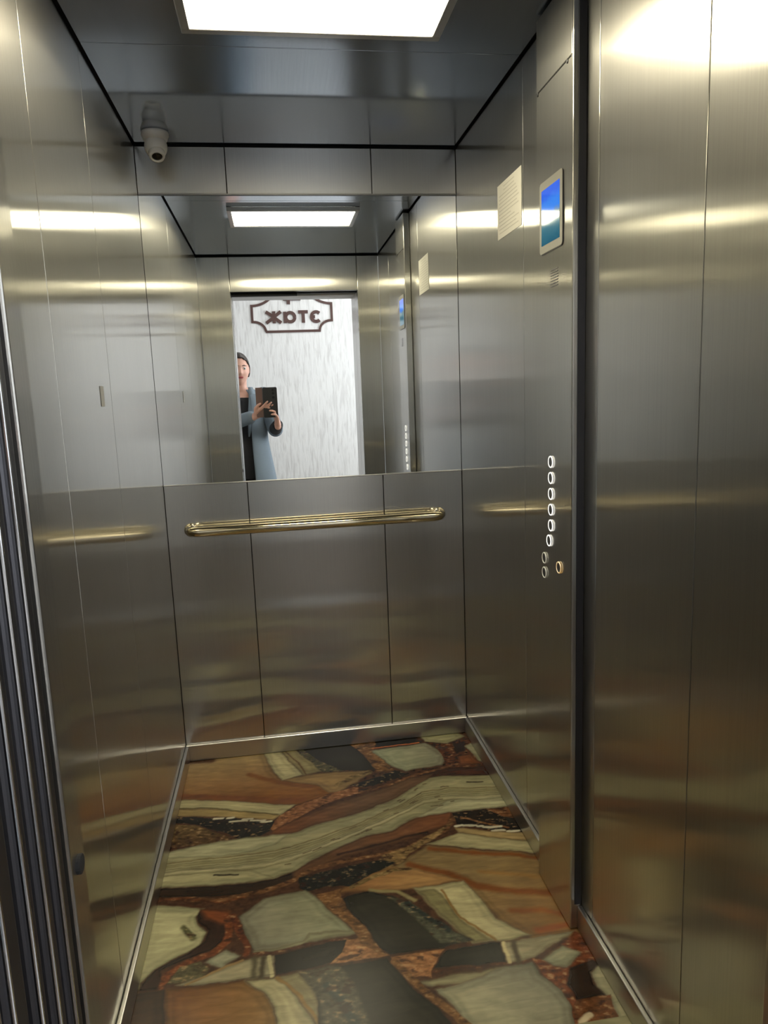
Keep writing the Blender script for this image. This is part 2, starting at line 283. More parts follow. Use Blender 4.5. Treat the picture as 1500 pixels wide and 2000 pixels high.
# ------------------------------------------------------------------ onyx floor
FLOOR_SHAPES = [
('P',(114,92,58),[(-0.047,-0.008),(0.126,0.006),(0.278,0.025),(0.309,-0.117),(0.342,-0.22),(0.468,-0.275),(0.524,-0.34),(0.394,-0.384),(0.193,-0.32),(0.016,-0.269),(-0.028,-0.255)],4,'f',(100,61,26),[(0.179,-0.048),(0.192,-0.311)],0.12),
('S',(88,50,24),[(-0.003,-0.242),(0.146,-0.284),(0.328,-0.34),(0.408,-0.358)],26,9,'s'),
('S',(86,52,24),[(0.232,-0.149),(0.328,-0.227),(0.444,-0.279)],20,9,'s'),
('S',(63,40,24),[(-0.003,-0.007),(0.088,-0.017)],30,10,'s'),
('P',(141,130,94),[(0.272,0.032),(0.329,0.025),(0.424,-0.196),(0.342,-0.219),(0.309,-0.117)],4,'f',None,None,0.12),
('P',(110,98,64),[(0.329,0.025),(0.397,0.02),(0.492,-0.187),(0.424,-0.199)],4,'f',None,None,0.12),
('S',(72,54,30),[(0.35,0.009),(0.408,-0.109),(0.434,-0.194)],5,2,'s'),
('P',(72,63,39),[(0.386,0.017),(0.433,0.012),(0.526,-0.126),(0.594,-0.2),(0.492,-0.192)],6,'b',None,None,0.12),
('P',(33,30,22),[(0.422,0.009),(0.644,0.021),(0.61,0.005),(0.646,-0.09),(0.691,-0.212),(0.64,-0.22),(0.546,-0.185),(0.543,-0.171),(0.478,-0.11)],4,'s',None,None,0.12),
('P',(115,90,54),[(0.342,-0.216),(0.429,-0.2),(0.54,-0.2),(0.641,-0.218),(0.663,-0.235),(0.594,-0.294),(0.533,-0.342),(0.501,-0.335),(0.459,-0.273)],4,'f',None,None,0.12),
('S',(120,90,50),[(0.537,-0.29),(0.598,-0.249),(0.654,-0.233)],22,5,'b'),
('P',(114,72,38),[(0.6,0.002),(0.712,0.011),(0.694,-0.08),(0.722,-0.169),(0.745,-0.243),(0.683,-0.23),(0.655,-0.103)],4,'b',None,None,0.12),
('P',(24,20,15),[(0.705,-0.005),(0.864,0.017),(0.864,-0.052),(0.708,-0.056)],2,'s',None,None,0.12),
('S',(150,80,40),[(0.692,-0.06),(0.792,-0.053),(0.867,-0.051)],5,3,'s'),
('P',(118,112,80),[(0.877,0.002),(1.018,0.017),(1.053,-0.038),(0.972,-0.082),(0.894,-0.048)],4,'f',None,None,0.12),
('P',(101,96,77),[(0.684,-0.077),(0.892,-0.057),(0.915,-0.097),(0.95,-0.174),(0.915,-0.234),(0.783,-0.25),(0.74,-0.213),(0.715,-0.147)],4,'s',(120,121,94),[(0.909,-0.128),(0.711,-0.177)],0.12),
('P',(82,39,17),[(0.917,-0.064),(0.986,-0.091),(1.057,-0.062),(1.091,-0.059),(1.07,-0.257),(1.056,-0.273),(0.926,-0.254),(0.934,-0.176)],4,'b',None,None,0.12),
('P',(36,19,14),[(0.991,-0.092),(1.041,-0.082),(1.022,-0.154),(0.983,-0.166)],6,'s',None,None,0.12),
('P',(132,126,96),[(1.029,-0.117),(1.07,-0.094),(1.071,-0.186),(1.069,-0.252),(1.055,-0.239),(1.046,-0.18)],3,'s',None,None,0.12),
('P',(99,54,26),[(0.988,-0.188),(1.041,-0.179),(1.056,-0.254),(0.982,-0.247)],6,'s',None,None,0.12),
('P',(55,27,15),[(0.783,-0.303),(0.877,-0.272),(0.968,-0.264),(1.072,-0.287),(1.072,-0.342),(0.893,-0.31),(0.836,-0.329),(0.76,-0.374)],3,'s',None,None,0.12),
('P',(79,55,36),[(0.319,-0.51),(0.37,-0.476),(0.458,-0.433),(0.528,-0.4),(0.622,-0.37),(0.736,-0.325),(0.784,-0.299),(0.873,-0.29),(0.836,-0.329),(0.706,-0.422),(0.61,-0.466),(0.52,-0.489),(0.445,-0.511),(0.385,-0.532),(0.31,-0.529)],5,'f',(93,54,29),[(0.593,-0.422),(0.327,-0.511)],0.12),
('P',(24,20,15),[(0.578,-0.304),(0.683,-0.267),(0.745,-0.241),(0.784,-0.271),(0.717,-0.298),(0.628,-0.324)],4,'b',None,None,0.12),
('S',(106,63,35),[(0.53,-0.376),(0.625,-0.349),(0.722,-0.322),(0.806,-0.285),(0.878,-0.268),(0.974,-0.24)],10,4,'b'),
('P',(134,80,46),[(0.336,-0.431),(0.398,-0.389),(0.486,-0.349),(0.605,-0.314),(0.6,-0.357),(0.483,-0.399),(0.392,-0.458),(0.319,-0.51),(0.306,-0.485)],4,'b',None,None,0.12),
('P',(141,130,94),[(-0.037,-0.253),(0.193,-0.32),(0.394,-0.381),(0.336,-0.431),(0.196,-0.377),(-0.035,-0.304)],3,'f',None,None,0.12),
('P',(134,112,70),[(-0.048,-0.302),(0.196,-0.377),(0.336,-0.431),(0.314,-0.457),(0.154,-0.404),(-0.041,-0.352)],3,'f',None,None,0.12),
('S',(72,63,35),[(-0.035,-0.304),(0.106,-0.344),(0.327,-0.426)],5,2,'s'),
('P',(24,20,15),[(-0.041,-0.352),(0.111,-0.4),(0.18,-0.413),(0.319,-0.465),(0.31,-0.508),(0.269,-0.535),(0.22,-0.539),(0.177,-0.498),(0.084,-0.434),(-0.036,-0.386)],3,'b',None,None,0.12),
('S',(160,150,125),[(0.181,-0.437),(0.233,-0.444)],7,3,'s'),
('S',(160,150,125),[(0.246,-0.446),(0.289,-0.451)],7,3,'s'),
('S',(160,150,125),[(0.128,-0.408),(0.154,-0.41)],7,3,'s'),
('S',(160,150,125),[(0.17,-0.415),(0.191,-0.415)],7,3,'s'),
('S',(160,150,125),[(0.224,-0.434),(0.25,-0.436)],7,3,'s'),
('S',(160,150,125),[(0.279,-0.459),(0.307,-0.462)],7,3,'s'),
('P',(97,70,36),[(-0.042,-0.4),(0.085,-0.44),(0.186,-0.521),(0.179,-0.541),(0.001,-0.531),(-0.027,-0.528)],4,'b',(82,52,26),[(0.071,-0.435),(0.081,-0.53)],0.12),
('P',(117,110,80),[(-0.026,-0.562),(0.031,-0.546),(0.122,-0.536),(0.244,-0.533),(0.385,-0.532),(0.445,-0.511),(0.52,-0.489),(0.61,-0.466),(0.706,-0.422),(0.792,-0.355),(0.849,-0.313),(0.897,-0.311),(1.103,-0.345),(1.082,-0.539),(0.978,-0.525),(0.877,-0.532),(0.756,-0.539),(0.679,-0.589),(0.593,-0.6),(0.506,-0.643),(0.404,-0.698),(0.383,-0.719),(0.313,-0.743),(0.233,-0.745),(0.093,-0.729),(-0.027,-0.717)],3,'f',None,None,0.12),
('P',(138,132,100),[(-0.019,-0.557),(0.031,-0.546),(0.122,-0.536),(0.244,-0.533),(0.368,-0.535),(0.327,-0.582),(0.247,-0.605),(0.128,-0.607),(-0.007,-0.582)],6,'f',None,None,0.12),
('P',(142,136,104),[(0.757,-0.537),(0.877,-0.531),(0.978,-0.523),(1.083,-0.538),(1.088,-0.479),(0.953,-0.45),(0.881,-0.461)],6,'f',None,None,0.12),
('P',(134,126,92),[(-0.027,-0.714),(0.093,-0.728),(0.233,-0.744),(0.313,-0.737),(0.251,-0.685),(0.084,-0.648),(-0.018,-0.65)],8,'f',None,None,0.12),
('S',(90,79,52),[(0.002,-0.612),(0.157,-0.613),(0.324,-0.616),(0.453,-0.579),(0.59,-0.524),(0.709,-0.467),(0.81,-0.393),(0.9,-0.389),(1.126,-0.426)],5,3,'s'),
('S',(82,73,48),[(0.001,-0.622),(0.154,-0.625),(0.319,-0.629),(0.447,-0.592),(0.585,-0.536),(0.705,-0.478),(0.808,-0.406),(0.901,-0.401),(1.124,-0.438)],3,3,'s'),
('S',(102,93,64),[(-0.0,-0.63),(0.152,-0.635),(0.314,-0.639),(0.443,-0.604),(0.581,-0.545),(0.702,-0.488),(0.807,-0.416),(0.902,-0.412),(1.123,-0.447)],7,3,'s'),
('S',(86,77,52),[(-0.001,-0.64),(0.149,-0.647),(0.309,-0.652),(0.438,-0.617),(0.575,-0.557),(0.698,-0.499),(0.805,-0.429),(0.903,-0.424),(1.121,-0.459)],3,3,'s'),
('S',(94,87,62),[(-0.002,-0.648),(0.147,-0.656),(0.305,-0.662),(0.433,-0.628),(0.571,-0.567),(0.695,-0.509),(0.804,-0.439),(0.904,-0.435),(1.119,-0.468)],4,3,'s'),
('S',(142,131,99),[(-0.004,-0.658),(0.145,-0.667),(0.299,-0.674),(0.428,-0.641),(0.566,-0.578),(0.691,-0.52),(0.803,-0.452),(0.905,-0.447),(1.118,-0.479)],3,3,'s'),
('S',(88,79,54),[(-0.005,-0.667),(0.142,-0.679),(0.294,-0.686),(0.423,-0.654),(0.561,-0.589),(0.687,-0.531),(0.801,-0.464),(0.907,-0.459),(1.116,-0.49)],3,3,'s'),
('S',(72,61,40),[(0.672,-0.478),(0.687,-0.47)],4,2,'s'),
('S',(72,61,40),[(0.702,-0.503),(0.712,-0.497)],4,2,'s'),
('S',(72,61,40),[(0.823,-0.349),(0.832,-0.348)],4,2,'s'),
('S',(72,61,40),[(0.888,-0.379),(0.901,-0.379)],4,2,'s'),
('S',(72,61,40),[(0.6,-0.577),(0.619,-0.568)],4,2,'s'),
('S',(72,61,40),[(0.726,-0.438),(0.744,-0.424)],4,2,'s'),
('S',(72,61,40),[(0.765,-0.453),(0.783,-0.441)],4,2,'s'),
('S',(72,61,40),[(0.787,-0.38),(0.801,-0.368)],4,2,'s'),
('S',(72,61,40),[(0.343,-0.611),(0.367,-0.604)],4,2,'s'),
('S',(72,61,40),[(0.755,-0.454),(0.775,-0.44)],4,2,'s'),
('S',(72,61,40),[(0.855,-0.451),(0.868,-0.451)],4,2,'s'),
('S',(72,61,40),[(0.582,-0.581),(0.606,-0.57)],4,2,'s'),
('S',(72,61,40),[(0.349,-0.685),(0.362,-0.682)],4,2,'s'),
('S',(72,61,40),[(0.875,-0.377),(0.887,-0.377)],4,2,'s'),
('S',(72,61,40),[(0.497,-0.601),(0.516,-0.593)],4,2,'s'),
('S',(72,61,40),[(0.545,-0.552),(0.566,-0.543)],4,2,'s'),
('S',(72,61,40),[(0.847,-0.433),(0.863,-0.432)],4,2,'s'),
('S',(72,61,40),[(0.82,-0.483),(0.842,-0.482)],4,2,'s'),
('S',(72,61,40),[(0.403,-0.644),(0.427,-0.638)],4,2,'s'),
('S',(72,61,40),[(0.846,-0.487),(0.862,-0.486)],4,2,'s'),
('S',(72,61,40),[(0.432,-0.641),(0.456,-0.63)],4,2,'s'),
('S',(72,61,40),[(0.489,-0.598),(0.501,-0.593)],4,2,'s'),
('S',(72,61,40),[(0.891,-0.47),(0.901,-0.469)],4,2,'s'),
('S',(72,61,40),[(0.562,-0.59),(0.574,-0.585)],4,2,'s'),
('S',(72,61,40),[(0.786,-0.41),(0.805,-0.396)],4,2,'s'),
('S',(72,61,40),[(0.722,-0.43),(0.73,-0.424)],4,2,'s'),
('S',(43,37,24),[(0.151,-0.692),(0.217,-0.702)],6,2,'s'),
('S',(45,37,24),[(0.974,-0.364),(1.026,-0.374)],6,2,'s'),
('P',(43,18,10),[(-0.012,-0.631),(0.01,-0.553),(0.016,-0.533),(-0.004,-0.514),(-0.019,-0.643)],3,'s',None,None,0.12),
('P',(41,28,19),[(-0.034,-0.719),(0.093,-0.73),(0.233,-0.747),(0.313,-0.744),(0.383,-0.72),(0.39,-0.759),(0.294,-0.782),(0.235,-0.793),(0.098,-0.775),(-0.021,-0.754)],4,'f',None,None,0.12),
('P',(84,55,33),[(0.396,-0.706),(0.507,-0.641),(0.593,-0.6),(0.679,-0.589),(0.756,-0.539),(0.877,-0.532),(0.853,-0.594),(0.738,-0.633),(0.601,-0.666),(0.502,-0.694),(0.415,-0.738),(0.374,-0.755),(0.371,-0.729)],5,'f',(100,59,33),[(0.587,-0.649),(0.838,-0.568)],0.12),
('S',(39,23,15),[(0.504,-0.672),(0.603,-0.653),(0.706,-0.627),(0.779,-0.621)],9,4,'s'),
('S',(108,66,36),[(0.873,-0.568),(0.835,-0.619),(0.749,-0.663),(0.705,-0.681),(0.621,-0.696),(0.501,-0.709),(0.429,-0.722),(0.353,-0.77),(0.286,-0.789),(0.177,-0.803),(0.091,-0.781)],15,5,'b'),
('S',(100,52,26),[(-0.017,-0.778),(0.032,-0.771),(0.09,-0.778),(0.178,-0.812),(0.235,-0.806)],8,4,'b'),
('S',(55,27,15),[(0.005,-0.793),(0.083,-0.811),(0.125,-0.821)],12,4,'s'),
('P',(134,98,56),[(0.863,-0.588),(0.792,-0.658),(0.708,-0.708),(0.656,-0.775),(0.592,-0.762),(0.633,-0.698),(0.732,-0.666)],6,'b',None,None,0.12),
('P',(30,21,14),[(0.877,-0.534),(0.981,-0.528),(1.098,-0.547),(1.088,-0.686),(0.965,-0.642),(0.878,-0.599)],3,'b',None,None,0.12),
('P',(100,57,29),[(0.99,-0.53),(1.081,-0.541),(1.08,-0.612),(1.029,-0.579)],4,'b',None,None,0.12),
('S',(115,72,40),[(0.9,-0.563),(0.974,-0.612),(1.029,-0.645)],7,4,'b'),
('S',(164,154,130),[(0.953,-0.626),(1.011,-0.635)],8,3,'s'),
('S',(164,154,130),[(0.892,-0.61),(0.934,-0.615)],8,3,'s'),
('S',(164,154,130),[(0.872,-0.607),(0.889,-0.607)],8,3,'s'),
('S',(164,154,130),[(0.98,-0.651),(1.013,-0.655)],8,3,'s'),
('S',(164,154,130),[(1.023,-0.664),(1.056,-0.667)],8,3,'s'),
('S',(164,154,130),[(0.937,-0.621),(0.954,-0.621)],8,3,'s'),
('P',(146,122,80),[(0.866,-0.612),(0.963,-0.649),(1.096,-0.688),(1.085,-0.728),(0.973,-0.686),(0.871,-0.642)],3,'f',None,None,0.12),
('S',(81,63,36),[(0.871,-0.644),(0.973,-0.686),(1.078,-0.726)],4,2,'s'),
('P',(141,130,94),[(0.871,-0.642),(0.973,-0.687),(1.085,-0.729),(1.091,-0.79),(0.992,-0.757),(0.9,-0.721),(0.762,-0.679)],3,'f',None,None,0.12),
('P',(106,86,54),[(0.639,-0.771),(0.708,-0.72),(0.768,-0.684),(0.89,-0.722),(1.083,-0.791),(1.089,-1.117),(0.941,-1.096),(0.916,-1.057),(0.882,-1.023),(0.856,-0.936),(0.834,-0.847),(0.769,-0.846),(0.687,-0.829)],4,'f',(100,72,38),[(0.884,-0.799),(0.987,-1.044)],0.12),
('S',(93,52,21),[(0.772,-0.7),(0.886,-0.736),(1.077,-0.806)],14,8,'s'),
('S',(90,50,21),[(0.701,-0.756),(0.805,-0.819),(0.861,-0.878),(0.961,-0.923),(1.079,-0.951)],22,10,'s'),
('S',(97,55,24),[(0.923,-0.994),(1.003,-1.001),(1.069,-1.042)],16,10,'s'),
('S',(106,57,26),[(0.965,-1.067),(1.074,-1.061)],20,9,'s'),
('S',(115,84,44),[(0.891,-0.823),(1.075,-0.887)],12,8,'s'),
('P',(115,79,44),[(0.486,-0.839),(0.529,-0.799),(0.642,-0.759),(0.718,-0.781),(0.829,-0.845),(0.694,-0.86),(0.576,-0.85)],5,'f',(140,104,62),[(0.529,-0.799),(0.707,-0.836)],0.12),
('P',(34,31,24),[(0.387,-0.752),(0.495,-0.734),(0.623,-0.722),(0.662,-0.743),(0.58,-0.785),(0.523,-0.82),(0.461,-0.801),(0.408,-0.814),(0.385,-0.795)],4,'b',None,None,0.12),
('S',(120,90,50),[(0.527,-0.823),(0.591,-0.793),(0.648,-0.773),(0.698,-0.777)],12,4,'b'),
('P',(141,130,94),[(0.692,-0.854),(0.765,-0.854),(0.832,-0.849),(0.853,-0.907),(0.873,-1.012),(0.942,-1.079),(0.861,-1.085),(0.796,-1.082),(0.777,-1.044),(0.737,-0.974),(0.718,-0.92)],4,'f',None,None,0.12),
('P',(108,99,65),[(0.698,-0.864),(0.745,-0.868),(0.771,-0.931),(0.786,-0.994),(0.845,-1.079),(0.8,-1.081),(0.777,-1.044),(0.739,-0.969)],5,'f',None,None,0.12),
('S',(100,75,38),[(0.76,-0.877),(0.771,-0.931),(0.787,-0.989),(0.852,-1.079)],6,3,'s'),
('P',(33,30,22),[(0.5,-0.859),(0.576,-0.845),(0.639,-0.876),(0.686,-0.925),(0.73,-1.004),(0.786,-1.051),(0.803,-1.071),(0.723,-1.084),(0.592,-1.079),(0.568,-1.042),(0.548,-0.973),(0.516,-0.924)],4,'s',None,None,0.12),
('P',(78,72,52),[(0.623,-0.878),(0.675,-0.9),(0.73,-1.004),(0.785,-1.055),(0.787,-1.075),(0.717,-1.062),(0.676,-0.972),(0.649,-0.912)],8,'b',None,None,0.12),
('S',(36,38,32),[(0.669,-0.91),(0.707,-0.973),(0.749,-1.023)],14,8,'b'),
('S',(110,98,64),[(0.577,-0.843),(0.65,-0.86),(0.69,-0.903)],9,4,'s'),
('P',(101,96,77),[(0.225,-0.874),(0.256,-0.85),(0.294,-0.817),(0.404,-0.807),(0.431,-0.834),(0.462,-0.897),(0.511,-0.971),(0.527,-0.992),(0.4,-1.002),(0.385,-1.011),(0.272,-1.009),(0.256,-0.961),(0.237,-0.921)],4,'s',(114,111,84),[(0.277,-0.919),(0.466,-0.892)],0.12),
('P',(118,113,84),[(0.268,-1.003),(0.385,-0.996),(0.401,-0.972),(0.522,-0.978),(0.527,-0.992),(0.4,-1.0),(0.385,-1.011),(0.272,-1.012)],4,'f',None,None,0.12),
('P',(24,20,15),[(0.316,-1.021),(0.438,-1.014),(0.421,-1.003),(0.496,-1.008),(0.478,-1.053),(0.448,-1.077),(0.396,-1.08),(0.399,-1.081),(0.321,-1.083)],3,'s',None,None,0.12),
('S',(79,39,22),[(0.272,-1.012),(0.367,-1.011),(0.399,-1.008),(0.493,-1.005)],6,4,'b'),
('P',(150,94,54),[(0.493,-1.01),(0.525,-1.009),(0.563,-1.031),(0.591,-1.081),(0.517,-1.079),(0.448,-1.078),(0.478,-1.048)],3,'b',None,None,0.12),
('P',(114,72,38),[(0.431,-0.831),(0.499,-0.824),(0.5,-0.859),(0.516,-0.924),(0.548,-0.973),(0.568,-1.042),(0.591,-1.08),(0.565,-1.07),(0.527,-1.024),(0.512,-0.966),(0.462,-0.897)],4,'b',None,None,0.12),
('P',(140,133,98),[(-0.023,-0.783),(0.063,-0.803),(0.137,-0.825),(0.118,-0.855),(0.126,-0.884),(0.151,-0.915),(0.139,-0.962),(0.096,-0.983),(0.04,-1.022),(0.017,-1.053),(0.014,-1.083),(-0.011,-1.083)],4,'f',None,None,0.12),
('S',(54,50,33),[(0.101,-0.905),(0.121,-0.924)],9,5,'b'),
('S',(90,81,48),[(0.088,-0.887),(0.118,-0.934)],14,8,'b'),
('P',(39,22,15),[(0.126,-0.824),(0.195,-0.843),(0.208,-0.895),(0.198,-0.95),(0.169,-0.983),(0.105,-1.003),(0.058,-1.026),(0.066,-1.083),(0.014,-1.079),(0.018,-1.055),(0.042,-1.02),(0.103,-0.982),(0.148,-0.95),(0.153,-0.91),(0.126,-0.878),(0.119,-0.85)],4,'s',None,None,0.12),
('P',(106,55,28),[(0.126,-0.827),(0.203,-0.848),(0.21,-0.895),(0.183,-0.89),(0.145,-0.866)],8,'s',None,None,0.12),
('S',(113,54,26),[(0.197,-0.866),(0.207,-0.921),(0.203,-0.96),(0.17,-0.997),(0.116,-1.01),(0.07,-1.041),(0.065,-1.075)],16,5,'b'),
('S',(99,45,22),[(0.212,-0.869),(0.23,-0.925),(0.257,-0.986),(0.254,-1.009)],14,5,'b'),
('P',(86,72,44),[(0.074,-1.072),(0.097,-1.02),(0.144,-1.015),(0.167,-1.042),(0.163,-1.068),(0.113,-1.071)],5,'b',None,None,0.12),
('P',(126,121,96),[(0.155,-1.022),(0.204,-0.987),(0.24,-1.013),(0.198,-1.046)],4,'f',None,None,0.12),
('P',(130,119,90),[(0.098,-1.077),(0.178,-1.054),(0.248,-1.026),(0.296,-1.022),(0.318,-1.022),(0.32,-1.083),(0.151,-1.085)],3,'f',None,None,0.12),
('S',(54,45,29),[(0.296,-1.027),(0.289,-1.082)],10,5,'s'),
('S',(64,57,38),[(0.276,-1.027),(0.272,-1.081)],12,7,'s'),
('S',(109,86,54),[(0.124,-1.078),(0.178,-1.054),(0.248,-1.026)],5,2,'s'),
('S',(150,138,100),[(0.307,-1.024),(0.314,-1.082)],7,2,'s'),
('P',(43,27,17),[(-0.018,-1.082),(0.077,-1.084),(0.087,-1.177),(0.103,-1.28),(-0.024,-1.256)],2,'s',None,None,0.12),
('P',(93,57,28),[(0.077,-1.084),(0.254,-1.088),(0.298,-1.132),(0.318,-1.176),(0.325,-1.222),(0.329,-1.322),(0.103,-1.28)],4,'f',(111,82,45),[(0.099,-1.134),(0.311,-1.175)],0.12),
('P',(141,130,94),[(0.254,-1.088),(0.321,-1.088),(0.363,-1.145),(0.407,-1.238),(0.431,-1.341),(0.329,-1.322),(0.325,-1.222),(0.318,-1.176),(0.298,-1.132)],6,'f',None,None,0.12),
('P',(111,100,68),[(0.321,-1.088),(0.372,-1.088),(0.428,-1.157),(0.456,-1.226),(0.463,-1.347),(0.431,-1.341),(0.407,-1.238),(0.363,-1.145)],4,'f',None,None,0.12),
('S',(106,81,42),[(0.324,-1.091),(0.37,-1.146),(0.417,-1.24)],7,3,'s'),
('P',(33,30,22),[(0.375,-1.085),(0.499,-1.087),(0.585,-1.085),(0.61,-1.137),(0.639,-1.198),(0.675,-1.245),(0.693,-1.292),(0.73,-1.397),(0.414,-1.338),(0.412,-1.154)],4,'s',None,None,0.12),
('P',(78,67,48),[(0.372,-1.085),(0.465,-1.085),(0.502,-1.151),(0.519,-1.259),(0.529,-1.359),(0.428,-1.34),(0.418,-1.176)],10,'b',None,None,0.12),
('S',(52,54,44),[(0.436,-1.142),(0.469,-1.189),(0.491,-1.254)],20,9,'b'),
('P',(120,110,80),[(0.674,-1.192),(0.645,-1.17),(0.727,-1.169),(0.868,-1.166),(0.914,-1.166),(0.907,-1.184),(0.789,-1.194)],4,'f',None,None,0.12),
('P',(101,96,77),[(0.718,-1.197),(0.853,-1.164),(0.915,-1.162),(0.923,-1.203),(0.952,-1.253),(0.957,-1.3),(0.935,-1.376),(0.685,-1.329),(0.739,-1.366),(0.707,-1.251),(0.679,-1.2)],4,'s',(124,117,90),[(0.894,-1.178),(0.73,-1.273)],0.12),
('P',(150,94,54),[(0.594,-1.086),(0.726,-1.086),(0.686,-1.139),(0.68,-1.164),(0.628,-1.15),(0.607,-1.113)],3,'b',None,None,0.12),
('P',(30,28,21),[(0.688,-1.14),(0.727,-1.091),(0.862,-1.086),(0.858,-1.156)],3,'s',None,None,0.12),
('S',(81,41,22),[(0.687,-1.15),(0.766,-1.152),(0.857,-1.155),(0.922,-1.153)],6,4,'b'),
('P',(126,115,86),[(0.863,-1.087),(1.055,-1.087),(0.987,-1.119),(0.923,-1.152),(0.858,-1.156)],3,'f',None,None,0.12),
('S',(55,46,31),[(0.893,-1.09),(0.885,-1.153)],12,6,'s'),
('S',(150,134,96),[(0.869,-1.09),(0.864,-1.153)],7,3,'s'),
('S',(114,72,38),[(0.602,-1.1),(0.628,-1.15),(0.665,-1.215),(0.703,-1.266),(0.729,-1.311),(0.758,-1.402)],15,4,'b'),
('P',(106,50,24),[(0.918,-1.153),(0.945,-1.161),(0.999,-1.122),(1.052,-1.089),(1.067,-1.109),(1.069,-1.185),(1.045,-1.196),(0.992,-1.194),(0.974,-1.286),(0.977,-1.346),(0.935,-1.376),(0.957,-1.3),(0.952,-1.253),(0.928,-1.204)],4,'b',None,None,0.12),
('P',(122,117,90),[(0.94,-1.158),(1.001,-1.125),(1.036,-1.155),(0.986,-1.194),(0.956,-1.181)],4,'f',None,None,0.12),
('P',(36,22,14),[(0.992,-1.194),(1.051,-1.181),(1.067,-1.196),(1.036,-1.218),(1.027,-1.249),(1.051,-1.281),(0.974,-1.286),(0.969,-1.238)],4,'s',None,None,0.12),
('P',(132,124,94),[(1.035,-1.217),(1.064,-1.196),(1.068,-1.246),(1.072,-1.301),(1.067,-1.363),(1.04,-1.358),(1.048,-1.295),(1.029,-1.257)],3,'f',None,None,0.12),
('P',(100,54,26),[(0.974,-1.286),(1.051,-1.281),(1.043,-1.346),(1.026,-1.393),(0.948,-1.379),(0.959,-1.3)],4,'b',None,None,0.12),
('S',(158,140,110),[(0.96,-1.34),(0.992,-1.327)],10,3,'s')]
def noise2(x, y, seed):
    """value noise on arrays"""
    def h(i, j): 
        v = np.sin(i*127.1 + j*311.7 + seed*74.7)*43758.5453
        return v - np.floor(v)
    i = np.floor(x); j = np.floor(y); fx = x-i; fy = y-j; fx = fx*fx*(3-2*fx); fy = fy*fy*(3-2*fy)
    return (h(i, j)*(1-fx)+h(i+1, j)*fx)*(1-fy) + (h(i, j+1)*(1-fx)+h(i+1, j+1)*fx)*fy
def fbm(x, y, seed, o=4):
    s = 0; a = .5; 
    for k in range(o): s = s + a*noise2(x*2**k, y*2**k, seed+k*13); a *= .5
    return s/(1-.5**o)
